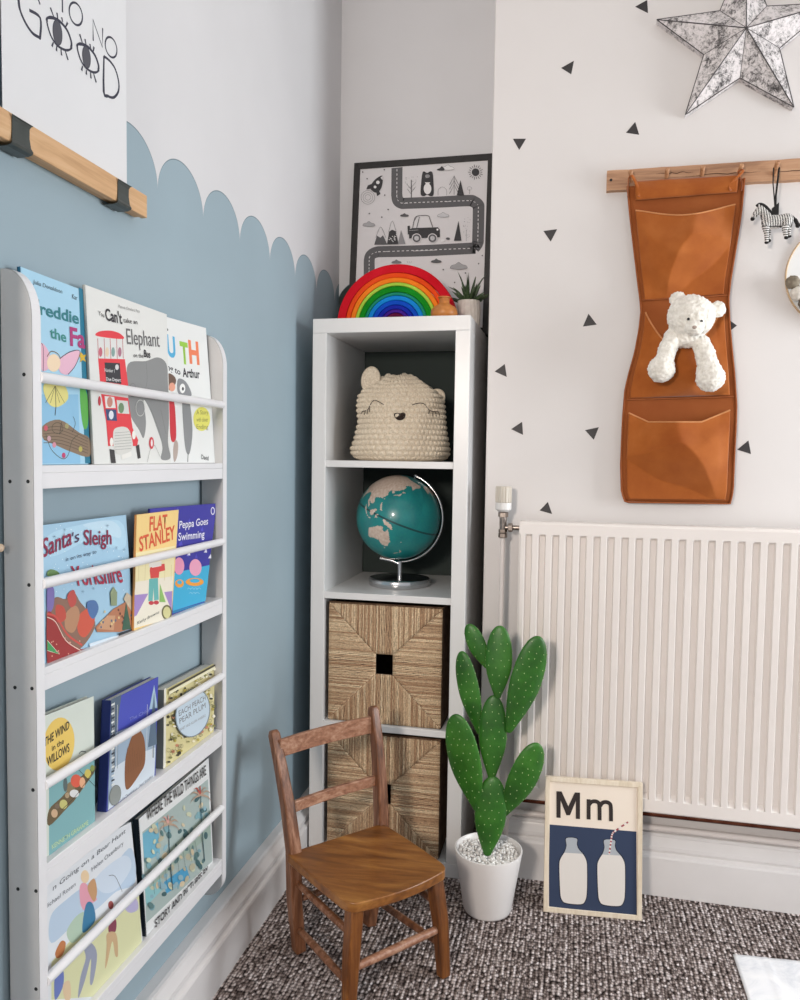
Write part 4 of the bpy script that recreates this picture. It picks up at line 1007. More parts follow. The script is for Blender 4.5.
a.oval(236, 350, 22, 34, '#eacfa8'); a.oval(372, 500, 14, 22, '#9a4a48')
a.stroke([(362, 345), (395, 350), (432, 430)], '#5a5a60', .0008, 4)
a.text('n Going on a Bear Hunt', (66, 425), (450, 118), (64, 400), '#4a4e58', 0, .2)
a.text('Michael Rosen', (20, 528), (186, 398), (20, 504), '#6a6e78', 0); a.text('Helen Oxenbury', (272, 325), (438, 182), (270, 302), '#6a6e78', 0)
fin(t, a)
# ------------------------------------------------------------------ hanging poster on the left wall
PX = -.036
po = thing('hanging_poster', (-.04, -.97, 1.50), 'white lettered poster clipped to a pale wooden batten on the left wall', 'poster')
sheet = MB().box(-.0365, PX, -1.101, -.8185, 1.515, 2.02, c='#e0e0e1').build('paper_sheet', MATTE, po)
BAT = wood('pale_batten', '#b98f64', '#d0a67a', '#dcb78d', 1, 1.2, .55, .2)
MB().box(-.0485, -.0372, -1.30, -.777, 1.506, 1.528).box(-.0352, -.0240, -1.30, -.777, 1.5035, 1.5405).build('batten', BAT, po, bevel=.0012)
CLIPM = plain('black_clip_steel', '#3f4644', .35, .0, var=.05, nscale=40)
for yc, w_ in ((-1.084, .040), (-.8495, .038)):
    prof = [(-.0195, 1.5370), (-.0210, 1.5355), (-.0225, 1.532), (-.0228, 1.520), (-.0218, 1.508), (-.0200, 1.5035), (-.0215, 1.5005), (-.028, 1.4985), (-.045, 1.4985), (-.0485, 1.502)]
    m = MB(); n = len(prof)
    for k in range(n - 1):
        (ax, az), (bx, bz) = prof[k], prof[k + 1]
        t1 = .0012
        dx, dz = (bx - ax), (bz - az); L = math.hypot(dx, dz); nx, nz = -dz / L * t1, dx / L * t1
        f1 = .004 * abs(math.sin(PI * min(1, k / 5))) ; f2 = .004 * abs(math.sin(PI * min(1, (k + 1) / 5)))
        for s in (1,):
            q = [(ax, yc - w_ / 2 + f1, az), (ax, yc + w_ / 2 - f1, az), (bx, yc + w_ / 2 - f2, bz), (bx, yc - w_ / 2 + f2, bz)]
            q2 = [(p[0] - nx, p[1], p[2] - nz) for p in q]
            m.add(q + q2, [(0, 1, 2, 3), (7, 6, 5, 4), (0, 4, 5, 1), (1, 5, 6, 2), (2, 6, 7, 3), (3, 7, 4, 0)])
    m.build('binder_clip', CLIPM, po, label='black steel binder clip')
a = Art((PX, 0, 0), (1, 0, 0), (0, 0, 5.333)); I = '#3a3a48'
a.stroke([(98, -10), (106, 50), (135, 120), (172, 175), (205, 197), (214, 196), (214, 96), (156, 54)], I, [.0040, .0048, .0048, .0048, .0048, .0044, .004, .0042], 5)
a.stroke([(98, -10), (112, -50), (150, -60), (190, -30), (214, 24)], I, .0030, 5)
a.stroke([(333, 66), (332, -30)], I, .0030); a.stroke([(310, -45), (356, -18)], I, .003)
a.ring(404, 74, 33, 62, I, .0030, rot=-14); a.ring(592, 252, 29, 56, I, .0030, rot=-14)
a.stroke([(497, 218), (495, 104), (546, 252), (547, 150)], I, .0032)
a.stroke([(554, 300), (553, 490), (575, 512), (606, 520), (630, 490), (633, 440), (615, 370), (585, 325), (554, 300)], I, [.0040, .0042, .005, .0056, .0056, .005, .0044, .004, .004], 3)
for (cx_, cy_, lash) in ((315, 180, [((268, 40), (288, 96)), ((303, 68), (308, 104)), ((328, 92), (334, 118)), ((360, 120), (350, 142)), ((276, 248), (284, 226)), ((300, 272), (302, 246)), ((328, 296), (324, 262)), ((362, 320), (346, 268))]),
                         (468, 310, [((424, 182), (440, 234)), ((452, 208), (458, 240)), ((478, 234), (482, 256)), ((500, 250), (496, 276)), ((434, 376), (440, 352)), ((459, 398), (460, 374)), ((484, 418), (482, 386)), ((512, 440), (498, 392))])):
    sc = 1 if cx_ == 315 else .87
    up = [(-66, -66), (-62, -84), (-30, -84), (10, -60), (45, -14), (64, 40), (66, 66)]; dn = [(66, 66), (58, 84), (30, 86), (-10, 62), (-40, 20), (-58, -30), (-66, -66)]
    a.stroke([(cx_ + x * sc, cy_ + y * sc) for x, y in up], I, [.0036, .0046, .0046, .0036, .0030, .0036, .0044], 4); a.stroke([(cx_ + x * sc, cy_ + y * sc) for x, y in dn], I, [.0044, .0050, .0044, .003, .0026, .0028, .0034], 4)
    a.oval(cx_ - 9 * sc, cy_ - 6 * sc, 24 * sc, 68 * sc, '#55555c', rot=-6); a.ring(cx_ - 9 * sc, cy_ - 6 * sc, 24 * sc, 68 * sc, I, .0012, rot=-6)
    for p, q in lash: a.stroke([p, q], I, [.0036, .0022])
a.build('lettering', MATTE, sheet)

kb = hx(.6, 548, -.040)
props(MB().tube([(XW, kb.y, kb.z), (-.043, kb.y, kb.z)], .0035, 10).ell((-.040, kb.y, kb.z), (.004, .0055, .0055)).build('wall_peg', plain('pale_turned_wood', '#d9bfa4', .5), None, loc=kb, smooth=True), 'small pale wooden peg on the wall at the near side of the book rack', 'wall peg')

# ------------------------------------------------------------------ triangle stickers
STK = plain('charcoal_vinyl', '#322e2f', .55, var=.03, nscale=30)
def zt(lst, x0, y0, s): return [(x0 + x / s, y0 + y / s) for x, y in lst]
TRI = [
 (zt([(388, 17), (418, 0), (420, 33)], 480, 0, 2.5), 'black triangle sticker at the very top of the white wall, left of the star'),
 (zt([(203, 170), (235, 152), (228, 186)], 480, 0, 2.5), 'upper black triangle sticker, pointing left, on the open wall above the coat rack'),
 (zt([(82, 347), (115, 347), (98, 375)], 480, 0, 2.5), 'black triangle sticker pointing down, level with the top of the framed print'),
 (zt([(365, 332), (388, 305), (398, 337)], 480, 0, 2.5), 'black triangle sticker just above the left end of the coat rack'),
 (zt([(636, 186), (658, 190), (647, 199)], 480, 0, 2.5), 'black triangle sticker mostly covered by the star, between its two lower points'),
 (zt([(362, 120), (441, 110), (404, 181)], 480, 210, 5.714), 'black triangle sticker pointing down, left of the hanging organiser top pocket'),
 (zt([(620, 592), (667, 655), (588, 666)], 480, 210, 5.714), 'black triangle sticker pointing up, left of the organiser waist'),
 (zt([(84, 123), (142, 80), (153, 154)], 480, 350, 5.714), 'black triangle sticker pointing left, close to the wall edge beside the shelf'),
 (zt([(178, 452), (241, 410), (246, 485)], 480, 350, 5.714), 'black triangle sticker pointing left, above the radiator valve'),
 (zt([(600, 458), (679, 441), (650, 513)], 480, 350, 5.714), 'black triangle sticker pointing down, left of the lowest organiser pocket'),
 (zt([(341, 917), (388, 868), (412, 937)], 480, 350, 5.714), 'black triangle sticker just above the top left corner of the radiator'),
 (zt([(90, 100), (158, 150), (95, 200)], 710, 300, 5.88), 'black triangle sticker half hidden behind the right edge of the organiser'),
 (zt([(160, 880), (226, 826), (241, 906)], 710, 300, 5.88), 'black triangle sticker to the right of the lowest organiser pocket'),
]
for pts, lb in TRI:
    P = [hy(x, y, YW) for x, y in pts]; c = sum(P, V3()) / 3
    o = MB().prism([p + V3((0, -.0006, 0)) for p in P], (0, .0008, 0)).build('triangle_sticker', STK, None, loc=c)
    props(o, lb, 'wall sticker', 'black triangle stickers on the white wall')

# ------------------------------------------------------------------ barn star
SM = NT('distressed_star'); SM.setp(.75)
v = SM.mapping((1, 1, 1)); n1 = SM.noise(v, 120, 6, .8, .8); n2 = SM.noise(SM.mapping((1, 1, .5)), 26, 5, .7, 1.0)
mu = SM.n('ShaderNodeMath', operation='MULTIPLY_ADD'); SM.l(n1, mu.inputs[0]); mu.inputs[1].default_value = .6
m5 = SM.n('ShaderNodeMath', operation='MULTIPLY'); SM.l(n2, m5.inputs[0]); m5.inputs[1].default_value = .45; SM.l(m5.outputs[0], mu.inputs[2])
SM.base(SM.ramp(mu.outputs[0], [(.40, '#3a3738'), (.46, '#767272'), (.51, '#c3bebd'), (.58, '#e2dcdc')])); SM.bump(mu.outputs[0], .4, .002)
st = thing('barn_star', (1.047, .05, 2.11), 'large distressed grey and white raised five-point star on the wall', 'star')
SC, SRr, yb_ = V3((1.047, .045, 2.1100)), .2056, YW + .0003
ang0 = math.atan2(2.175 - 2.11, .852 - 1.047)
tips = [V3((SC.x + SRr * math.cos(ang0 + 2 * PI * k / 5), .052, SC.z + SRr * math.sin(ang0 + 2 * PI * k / 5))) for k in range(5)]
inn = [V3((SC.x + SRr * .43 * math.cos(ang0 + 2 * PI * (k + .5) / 5), .055, SC.z + SRr * .43 * math.sin(ang0 + 2 * PI * (k + .5) / 5))) for k in range(5)]
ap = V3((SC.x, .003, SC.z))
m = MB()
for k in range(5):
    for T_, N_ in ((tips[k], inn[k]), (tips[k], inn[k - 1])):
        m.add([ap, T_, N_], [(0, 1, 2)]); m.add([T_, N_, N_ + V3((0, yb_ - N_.y, 0)), T_ + V3((0, yb_ - T_.y, 0))], [(0, 1, 2, 3)])
m.build('star_body', SM.m, st, weld=False)
m = MB()
for k in range(5):
    m.tube([ap, ap.lerp(tips[k], .5), tips[k]], [.0012, .0014, .0012], 6); m.tube([ap, inn[k]], .0008, 6)
    m.tube([tips[k], inn[k], tips[(k + 1) % 5]], .0013, 6)
m.build('ridge_seam', plain('dark_worn_metal', '#5d595a', .6, .3, var=.2, nscale=60), st, smooth=True)

# ------------------------------------------------------------------ peg rail
RW = wood('rustic_rail_wood', '#7c5640', '#b48968', '#cda888', 0, .55, .6, .5, 9)
rk = thing('peg_rail', (1.1, .065, 1.77), 'rough brown wooden peg rail mounted on the white wall', 'coat rack')
m = MB(); rn = random.Random(5); nx = 60
def rail_pt(u, v):
    x = .7455 + u * (1.52 - .7455); return x
for yy in (0,):
    top = [(.7455 + (1.52 - .7455) * i / nx, 1.8250 + .0012 * noise.noise(V3((i * .35, 0, 0)))) for i in range(nx + 1)]
    bot = [(.7455 + (1.52 - .7455) * i / nx, 1.7765 + .0012 * noise.noise(V3((i * .35, 5, 0)))) for i in range(nx + 1)]
    poly = [(x, z) for x, z in top] + [(x, z) for x, z in reversed(bot)]
    m.prism([(x, .0555, z) for x, z in poly], (0, YW - .0555, 0))
m.build('board', RW, rk, bevel=.0015)
m = MB()
for x_, z_, L_ in ((.80, 1.7855, .12), (.93, 1.800, .17), (1.12, 1.797, .14), (1.24, 1.806, .12), (.86, 1.809, .09)):
    pts = [(x_ + L_ * k / 14, .0552, z_ + .0035 * noise.noise(V3((k * .45, x_ * 9, 0)))) for k in range(15)]
    m.tube(pts, [.0001 + .0008 * math.sin(PI * k / 14) for k in range(15)], 5)
m.build('grain_split', plain('dark_split', '#3d2618', .9), rk, label='dark split in the rustic wood')
p = hy(611, 180, .0555)
MB().lathe([(.0035, 0), (.0033, .0005), (0, .0005)], (p.x, .0552, p.z), 16, axis=(0, -1, 0)).build('screw_hole', HOLE, rk, label='dark screw hole')
PEGP = [((630.5, 171), (631.5, 181)), ((667.5, 168.5), (666, 181)), ((703, 166.5), (701.5, 179)), ((742, 164.5), (738, 176)), ((777.8, 161.5), (774.2, 175))]
PG = wood('peg_wood', '#7a4c30', '#a4734e', '#c4946c', 2, 1.5, .5, .1)
for tp, bp in PEGP:
    b = hy(bp[0], bp[1], .056); e = hy(tp[0], tp[1], .026)
    MB().tube([b, b.lerp(e, .5), e - (e - b) * .05, e], [.0050, .0050, .0055, .0042], 14).build('peg', PG, rk, smooth=True, angle=50)

# ------------------------------------------------------------------ canvas wall organiser
CV = NT('tan_canvas'); CV.setp(.85, spec=.2)
v = CV.mapping(); CV.base(CV.ramp(CV.noise(v, 9, 5, .6), [(.3, '#924a18'), (.55, '#a45a22'), (.75, '#b26830')]))
w1 = CV.n('ShaderNodeTexWave', wave_type='BANDS', bands_direction='X'); w1.inputs['Scale'].default_value = 260; CV.l(v, w1.inputs['Vector'])
w2 = CV.n('ShaderNodeTexWave', wave_type='BANDS', bands_direction='Z'); w2.inputs['Scale'].default_value = 260; CV.l(v, w2.inputs['Vector'])
ad = CV.n('ShaderNodeMath', operation='ADD'); CV.l(w1.outputs['Fac'], ad.inputs[0]); CV.l(w2.outputs['Fac'], ad.inputs[1]); CV.bump(ad.outputs[0], .15, .0006)
CV.b.inputs['Sheen Weight'].default_value = .25; CV.b.inputs['Sheen Roughness'].default_value = .5
CANVAS = CV.m; BACKTAN = plain('dark_tan_back', '#95501f', .9, var=.05, nscale=12, bump=.15, bscale=300); HEM_LIT = plain('tan_hem_highlight', '#c98a58', .8, var=.05, nscale=40); BIND = plain('brown_binding', '#9a5526', .8, var=.06, nscale=60)  # hem tone carries a painted highlight for fold edges catching light
bg = thing('canvas_wall_organiser', (.93, .05, 1.01), 'tan canvas hanging organiser with three slack pockets on the peg rail', 'organiser')
LE = [(627, 185), (629.7, 215), (634.4, 255), (638, 285), (640, 300), (641, 312), (639, 330), (635, 352), (629, 373), (625, 390), (622.5, 420), (620.7, 465), (621.5, 492), (625, 502)]
RE = [(744, 178), (742.5, 197), (741, 212), (735.6, 247), (730, 281), (728, 300), (729.3, 325), (731, 345), (734, 375), (736, 405), (735.5, 425), (733.7, 460), (732.5, 490), (730, 503), (729, 504)]
def edge_at(E_, y):
    for i in range(len(E_) - 1):
        if y <= E_[i + 1][1] or i == len(E_) - 2:
            f = (y - E_[i][1]) / (E_[i + 1][1] - E_[i][1]); return E_[i][0] + (E_[i + 1][0] - E_[i][0]) * max(0, min(1, f))
def bag(s, yl, yr, d, ins=0):
    y = yl + (yr - yl) * s; xl, xr = edge_at(LE, yl), edge_at(RE, yr); q = ins + s * (1 - 2 * ins)
    p = hy(xl + (xr - xl) * q, y, .058); p.y -= d; return p
def solid(o, t): md = o.modifiers.new('thickness', 'SOLIDIFY'); md.thickness = t; md.offset = 0; return o
m = MB().grid(lambda s, t: bag(s, 187 + (501 - 187) * t, 179 + (503 - 179) * t, .003 + .004 * abs(math.sin(PI * t * 3)) ** .5 * (.4 + .6 * math.sin(PI * s)) + .002 * noise.noise(V3((s * 3, t * 8, 0)))), 24, 90)
solid(m.build('back_panel', BACKTAN, bg, smooth='soft'), .0016)  # back panel set in a darker tan than the pockets
# folded header with a rod sleeve
m = MB().grid(lambda s, t: bag(s, 181 + 19 * t + 2, 177 + 17 * t, .013 + .006 * math.sin(PI * t) + .0022 * noise.noise(V3((s * 5, t * 2, 4))), .06), 40, 10)
solid(m.build('header_sleeve', CANVAS, bg, smooth='soft'), .0018)
def crumple(seed, amp, sx_=1.0):
    r_ = random.Random(seed); pl = []
    for k in range(11):
        th = r_.uniform(0, 2 * PI); pl.append((math.cos(th) * r_.uniform(.5, 1.3), math.sin(th) * r_.uniform(.5, 1.6), r_.uniform(.0, .32)))
    def f(s, t):
        v1 = [a_ * (s - .5) + b_ * (t - .5) + c_ for a_, b_, c_ in pl]
        k_ = 40; lo = -math.log(sum(math.exp(-k_ * q) for q in v1)) / k_
        return amp * lo + amp * .25 * noise.noise(V3((s * 3 * sx_, t * 3, seed))) 
    return f
def pocket(lip, bot, ins, bulge, seed, s0, tcut=None, nm='pocket'):
    cr0 = crumple(seed, 1.0); smp = [cr0(i / 12, j / 12) for i in range(13) for j in range(13)]
    mid = sum(smp) / len(smp); amp = max(abs(q - mid) for q in smp); cr = lambda s, t: (cr0(s, t) - mid) / amp * .015
    def fn(s, t):
        l = lip(s); b = bot[0] + (bot[1] - bot[0]) * s
        y = l + (b - l) * t
        ridge = s0(t); tri = s / ridge if s < ridge else (1 - s) / (1 - ridge)
        tri = 1 - math.sqrt((1 - tri) ** 2 + .004) + .063
        side = min(1, min(s, 1 - s) / .10); end = (1 - t ** 4) ** .8
        d = .009 + end * (bulge * max(0, tri) + side * cr(s, t))
        if tcut:
            fa = .011 + .085 * (tcut(s) - t) + side * cr(s, t) * .5
            d = min(d, fa) if fa > .0 else d * .0
        d = max(d, .0085)
        q = ins + (1 - 2 * ins) * s
        xl, xr = edge_at(LE, l + (b - l) * t), edge_at(RE, l + (b - l) * t)
        p = hy(xl + (xr - xl) * q, y, .058 - d); return p
    m = MB().grid(fn, 72, 64); o = solid(m.build(nm, CANVAS, bg, smooth='soft'), .0016)
    MB().tube([fn(k / 40, 0.0) + V3((0, -.0004, 0)) for k in range(41)], .0021, 8).build('pocket_hem', HEM_LIT, bg, smooth=True)
    return fn
pk1 = pocket(lambda s: 210.5 - 6 * s + 7.5 * math.sin(PI * s) ** 1.2, (300, 294), .055, .046, 3, lambda t: .60 - .10 * t, lambda s: 1.28 - .85 * s)
def lip2(s):
    return 312 + 40 * math.sin(PI * min(1, s * 1.0)) ** .9 - 8 * s
pk2 = pocket(lip2, (398, 395), .05, .034, 12, lambda t: .50 + .15 * t)
pk3 = pocket(lambda s: 413 + 9 * min(1, s * 5) - 12 * max(0, (s - .72) / .28), (499, 500), .05, .046, 21, lambda t: .48 + .22 * t, lambda s: .50 + .55 * s)
for yl, yr in ((301, 296), (400, 397)):
    MB().tube([bag(k / 30, yl, yr, .009 + .003 * math.sin(k * .9) * .3, .02) for k in range(31)], .0018, 8).build('seam', BIND, bg, smooth=True)
m = MB()
m.tube([bag(0, *q, .006) for q in [(187 + (501 - 187) * k / 60,) * 2 for k in range(61)]] + [bag(k / 30, 502, 503.5, .006) for k in range(1, 31)] + [bag(1, *q, .006) for q in [(503 - (503 - 179) * k / 60,) * 2 for k in range(1, 61)]], .0022, 8)
m.build('edge_binding', BIND, bg, smooth=True)
# corner straps looped over the first and fourth peg
for tp, cxp, cyp, s_ in (((631, 176), 634, 196, 1), ((740.5, 170.5), 736, 190, -1)):
    A_ = hy(tp[0], tp[1] + 1.5, .034); b1 = hy(cxp - 6 * s_, cyp - 8, .045); b2 = hy(cxp + 5 * s_, cyp - 6, .040); m = MB()
    m.tube(smooth2([tuple(b1 + V3((0, 0, -.02))), tuple(b1), tuple(A_ + V3((-.005, .004, .000))), tuple(A_ + V3((0, 0, .0045))), tuple(A_ + V3((.005, -.002, 0))), tuple(b2), tuple(b2 + V3((0, 0, -.015)))], 5, False), .0042, 8, flat=.35, up=(0, -1, 0))
    m.build('hanging_strap', CANVAS, bg, smooth=True)

# ------------------------------------------------------------------ plush bear in the middle pocket
def remesh(o, vox, smooth_it=4, disp=0, dscale=.01, disp2=0, d2=.004, tname='curl'):
    r_ = o.modifiers.new('skin', 'REMESH'); r_.mode = 'VOXEL'; r_.voxel_size = vox; r_.use_smooth_shade = True
    if smooth_it: s_ = o.modifiers.new('soft', 'SMOOTH'); s_.iterations = smooth_it; s_.factor = .6
    for k, (dd, ds) in enumerate(((disp, dscale), (disp2, d2))):
        if dd:
            tx = bpy.data.textures.new(tname + str(k), 'CLOUDS'); tx.noise_scale = ds; tx.noise_depth = 2
            d_ = o.modifiers.new('curls', 'DISPLACE'); d_.texture = tx; d_.strength = dd; d_.mid_level = .5; d_.texture_coords = 'LOCAL'
FUR = NT('cream_curly_plush'); FUR.setp(.95, spec=.1); v = FUR.mapping()
FUR.base(FUR.ramp(FUR.noise(v, 90, 4, .7), [(.3, '#d8d3c8'), (.6, '#f2eee6')])); FUR.bump(FUR.noise(v, 420, 3, .7), .6, .0015); FUR.b.inputs['Sheen Weight'].default_value = .3
be = thing('plush_bear', (.945, .03, 1.30), 'cream curly plush bear peeking out of the middle organiser pocket, arms hanging over', 'soft toy')
def bp(x, y, Y): return hy(640 + x / 8, 280 + y / 8, Y)
HY = -.008
hc = bp(408, 292, HY)
rotY = Matrix.Rotation(.16, 3, 'Y')
m = MB(); m.ell(hc, (.0545, .044, .0500), 28, 18, rotY)
m.ell(bp(415, 190, HY - .005), (.032, .028, .020), 20, 12)
for ex, ey in ((305, 158), (616, 235)): 
    m.ell(bp(ex, ey, HY + .012), (.0205, .0115, .0195), 20, 12)
m.ell(bp(438, 385, HY - .040), (.0215, .020, .0175), 20, 12)
m.ell(bp(370, 470, HY + .014), (.036, .026, .022), 20, 12); m.ell(bp(390, 530, HY + .050), (.030, .010, .034), 20, 12)
def limb(pts):
    for i in range(len(pts) - 1):
        (x0, y0, Y0, r0), (x1, y1, Y1, r1) = pts[i], pts[i + 1]
        for k in range(7):
            f = k / 6; m.ell(bp(x0 + (x1 - x0) * f, y0 + (y1 - y0) * f, Y0 + (Y1 - Y0) * f), r0 + (r1 - r0) * f, 18, 12)
limb([(262, 450, HY + .012, .020), (215, 570, HY - .004, .0215), (195, 650, HY - .010, .021), (172, 712, HY - .012, .0315)])
limb([(488, 505, HY + .012, .020), (520, 590, HY - .004, .0235), (545, 690, HY - .010, .0245), (562, 780, HY - .012, .0335)])
o = m.build('body', FUR.m, be, smooth='soft', weld=False); remesh(o, .0026, 5, .0075, .0075, .0035, .0035, 'bear_curl')
EYE = plain('black_glossy_eye', '#0c0a0a', .15)
for ex, ey, dy in ((387, 312, -.0455), (492, 330, -.0445)): MB().ell(bp(ex, ey, HY + dy), .0033, 14, 10).build('eye', EYE, be, smooth=True, label='small round black eye')
MB().ell(bp(436, 378, HY - .0605), (.0052, .0035, .0040), 14, 10).build('nose', plain('taupe_nose_thread', '#a8968a', .7), be, smooth=True, label='taupe stitched nose')

# ------------------------------------------------------------------ zebra ornament hanging from the fifth peg
zo = thing('zebra_ornament', (1.13, .03, 1.62), 'small black and white zebra ornament hanging from the peg rail on a black ribbon', 'ornament')
def zp(x, y, Y=.030): return hy(740 + x / 9.083, 150 + y / 9.083, Y)
ZM = NT('zebra_stripes'); ZM.setp(.8); v = ZM.mapping((1, 0, .35), (0, .35, 0))
wv = ZM.n('ShaderNodeTexWave', wave_type='BANDS', bands_direction='X'); wv.inputs['Scale'].default_value = 62; wv.inputs['Distortion'].default_value = 4.5; wv.inputs['Detail'].default_value = 1; wv.inputs['Detail Scale'].default_value = 22
ZM.l(v, wv.inputs['Vector'])
v2 = ZM.mapping((.3, 0, 1)); wh = ZM.n('ShaderNodeTexWave', wave_type='BANDS', bands_direction='Z'); wh.inputs['Scale'].default_value = 62; wh.inputs['Distortion'].default_value = 3; wh.inputs['Detail Scale'].default_value = 20
ZM.l(v2, wh.inputs['Vector'])
gz = ZM.n('ShaderNodeSeparateXYZ'); ZM.l(ZM.tc.outputs['Object'], gz.inputs[0])
lt = ZM.n('ShaderNodeMath', operation='LESS_THAN'); ZM.l(gz.outputs[2], lt.inputs[0]); lt.inputs[1].default_value = .042
mxz = ZM.n('ShaderNodeMix', data_type='FLOAT'); ZM.l(lt.outputs[0], mxz.inputs[0]); ZM.l(wv.outputs['Fac'], mxz.inputs[2]); ZM.l(wh.outputs['Fac'], mxz.inputs[3])
ZM.base(ZM.ramp(mxz.outputs[0], [(.40, '#2a2827'), (.52, '#e2dfdb')]))
m = MB()
def zl(pts):
    for i in range(len(pts) - 1):
        a0, a1 = pts[i], pts[i + 1]; n_ = 6
        for k in range(n_ + 1):
            f = k / n_; m.ell(zp(a0[0] + (a1[0] - a0[0]) * f, a0[1] + (a1[1] - a0[1]) * f, a0[2] + (a1[2] - a0[2]) * f), a0[3] + (a1[3] - a0[3]) * f, 14, 10)
Y0 = .030
zl([(255, 655, Y0, .0150), (330, 655, Y0, .0150), (425, 635, Y0, .0145)])                                   # barrel
zl([(250, 630, Y0, .0130), (215, 570, Y0, .0095), (185, 535, Y0, .0080)])                                   # neck
zl([(180, 540, Y0, .0085), (145, 575, Y0, .0068), (117, 622, Y0, .0046)])                                   # head
zl([(232, 690, Y0 - .007, .0088), (240, 755, Y0 - .007, .0052), (242, 835, Y0 - .007, .0045)])              # legs
zl([(240, 690, Y0 + .007, .0085), (262, 755, Y0 + .009, .0050), (262, 820, Y0 + .010, .0042)])
zl([(425, 650, Y0 - .007, .0110), (405, 730, Y0 - .007, .0058), (420, 795, Y0 - .007, .0042)])
zl([(440, 650, Y0 + .007, .0105), (440, 725, Y0 + .009, .0055), (448, 780, Y0 + .010, .0042)])
for dy in (-.004, .004): m.ell(zp(172, 508, Y0 + dy), (.0022, .0018, .0050), 10, 8)
o = m.build('body', ZM.m, zo, smooth='soft', weld=False); remesh(o, .0011, 3)
BLK = plain('black_felt', '#1f1d1d', .9)
m = MB().tube([zp(*q) for q in smooth2([(150, 512), (180, 492), (220, 505), (262, 545), (300, 590)], 4, False)], .0036, 10, flat=.6); m.build('mane', BLK, zo, smooth=True, label='black mane')
m = MB().tube([zp(*q) for q in smooth2([(468, 600), (495, 625), (515, 660), (535, 705)], 4, False)], [.0028] * 5 + [.0045] * 5 + [.0060, .0050, .0012], 10); m.build('tail', BLK, zo, smooth=True, label='black tail')
m = MB().ell(zp(114, 626, Y0 - .001), (.0050, .0046, .0046)).build('muzzle', BLK, zo, smooth=True, label='black muzzle')
m = MB()
for q in ((242, 840, Y0 - .007), (262, 826, Y0 + .010), (421, 798, Y0 - .007), (448, 784, Y0 + .010)): m.ell(zp(*q), (.0050, .0050, .0034), 12, 8)
m.build('hoof', BLK, zo, smooth=True, label='black hooves')
pk = hy(776.2, 168.5, .040)
m = MB().tube([zp(*q) for q in ((320, 560), (310, 420), (300, 300))] + [pk + V3((-.006, 0, .001)), pk + V3((0, -.001, .0072)), pk + V3((.0065, 0, .001))] + [zp(*q) for q in ((340, 300), (325, 420), (322, 560))], .0014, 8, flat=1.6)
m.prism([zp(290, 530, Y0 - .002), zp(355, 475, Y0 - .002), zp(352, 585, Y0 - .002), zp(300, 585, Y0 - .002)], (0, .004, 0)); m.build('ribbon', BLK, zo, label='black ribbon loop')

# ------------------------------------------------------------------ hoop with pompoms at the right edge
ho = thing('pompom_hoop', (1.292, .065, 1.43), 'round thin-rimmed hoop with felt pompoms at the right edge of the wall', 'wall hoop')
HC, HR = V3((1.292, .0705, 1.554)), .1235
m = MB().tube([HC + V3((HR * math.cos(2 * PI * k / 64), 0, HR * math.sin(2 * PI * k / 64))) for k in range(65)], .0022, 8, flat=1.6); m.build('ring', wood('hoop_ring_wood', '#a98b68', '#c4a783', '#d6bd9a', 0, 1, .5, .05), ho, smooth=True)
MB().lathe([(HR - .002, 0), (HR - .002, .003), (0, .003)], (HC.x, HC.y + .0045, HC.z), 64, axis=(0, -1, 0)).build('disc', plain('white_hoop_canvas', '#e4e5e4', .6), ho)
rn = random.Random(3)
for k, (px_, py_, rad, colr) in enumerate([(792.6, 282.4, .0160, '#8f8575'), (798.3, 293.5, .0175, '#e8e2d8'), (806, 303, .0165, '#6f675c'), (815, 309, .0165, '#e6ded2'), (826, 316, .0155, '#a3988a'), (838, 319, .0165, '#ebe6de')]):
    c = hy(px_, py_, .050); m = MB().ell(c, rad, 26, 18)
    o = m.build('pompom', plain('felt_pompom_' + 'abcdef'[k].replace('a', 'taupe').replace('b', 'cream').replace('c', 'brown').replace('d', 'ivory').replace('e', 'fawn').replace('f', 'white'), colr, .95, var=.12, nscale=120, bump=.6, bscale=300), ho, smooth='soft')
    tx = bpy.data.textures.new('pom', 'CLOUDS'); tx.noise_scale = .006; d_ = o.modifiers.new('fuzz', 'DISPLACE'); d_.texture = tx; d_.strength = .006; d_.texture_coords = 'LOCAL'
# ------------------------------------------------------------------ cactus in a white pot
cc = V3((.505, -.118, 0))
ca = thing('potted_cactus', cc, 'tall green paddle cactus in a white pot standing on the carpet', 'plant')
POT = plain('white_ceramic', '#e8e5e3', .3, var=.01)
MB().lathe([(0, .0004), (.052, .0004), (.0565, .003), (.059, .008), (.0800, .138), (.0825, .152), (.0825, .1545), (.0800, .1550), (.0775, .1530), (.0755, .1380), (0, .1375)], cc, 72).build('pot', POT, ca, smooth=True, angle=50)
rn = random.Random(9); m = MB()
for k in range(430):
    r = .0715 * math.sqrt(rn.random()); t = rn.uniform(0, 2 * PI); s = rn.uniform(.0028, .0052)
    c = cc + V3((r * math.cos(t), r * math.sin(t), .1405 + rn.uniform(0, .006) + .004 * (1 - r / .07)))
    m.ell(c, (s, s * rn.uniform(.6, 1), s * rn.uniform(.5, .9)), 7, 5, Matrix.Rotation(rn.uniform(0, 3), 3, (rn.random(), rn.random(), rn.random() + .1)))
o = m.build('gravel', plain('white_gravel', '#efedea', .7, var=.10, nscale=80), ca, smooth='soft', weld=False); o['kind'] = 'stuff'
CG = NT('cactus_skin'); CG.setp(.42); v = CG.mapping(); 
CG.base(CG.ramp(CG.noise(v, 14, 5, .6), [(.3, '#1f4f14'), (.5, '#2b651a'), (.75, '#417f2a')])); CG.bump(CG.noise(v, 160, 3), .25, .001); CG.b.inputs['Subsurface Weight'].default_value = .05
AR = plain('pale_areole', '#a3bd80', .8)
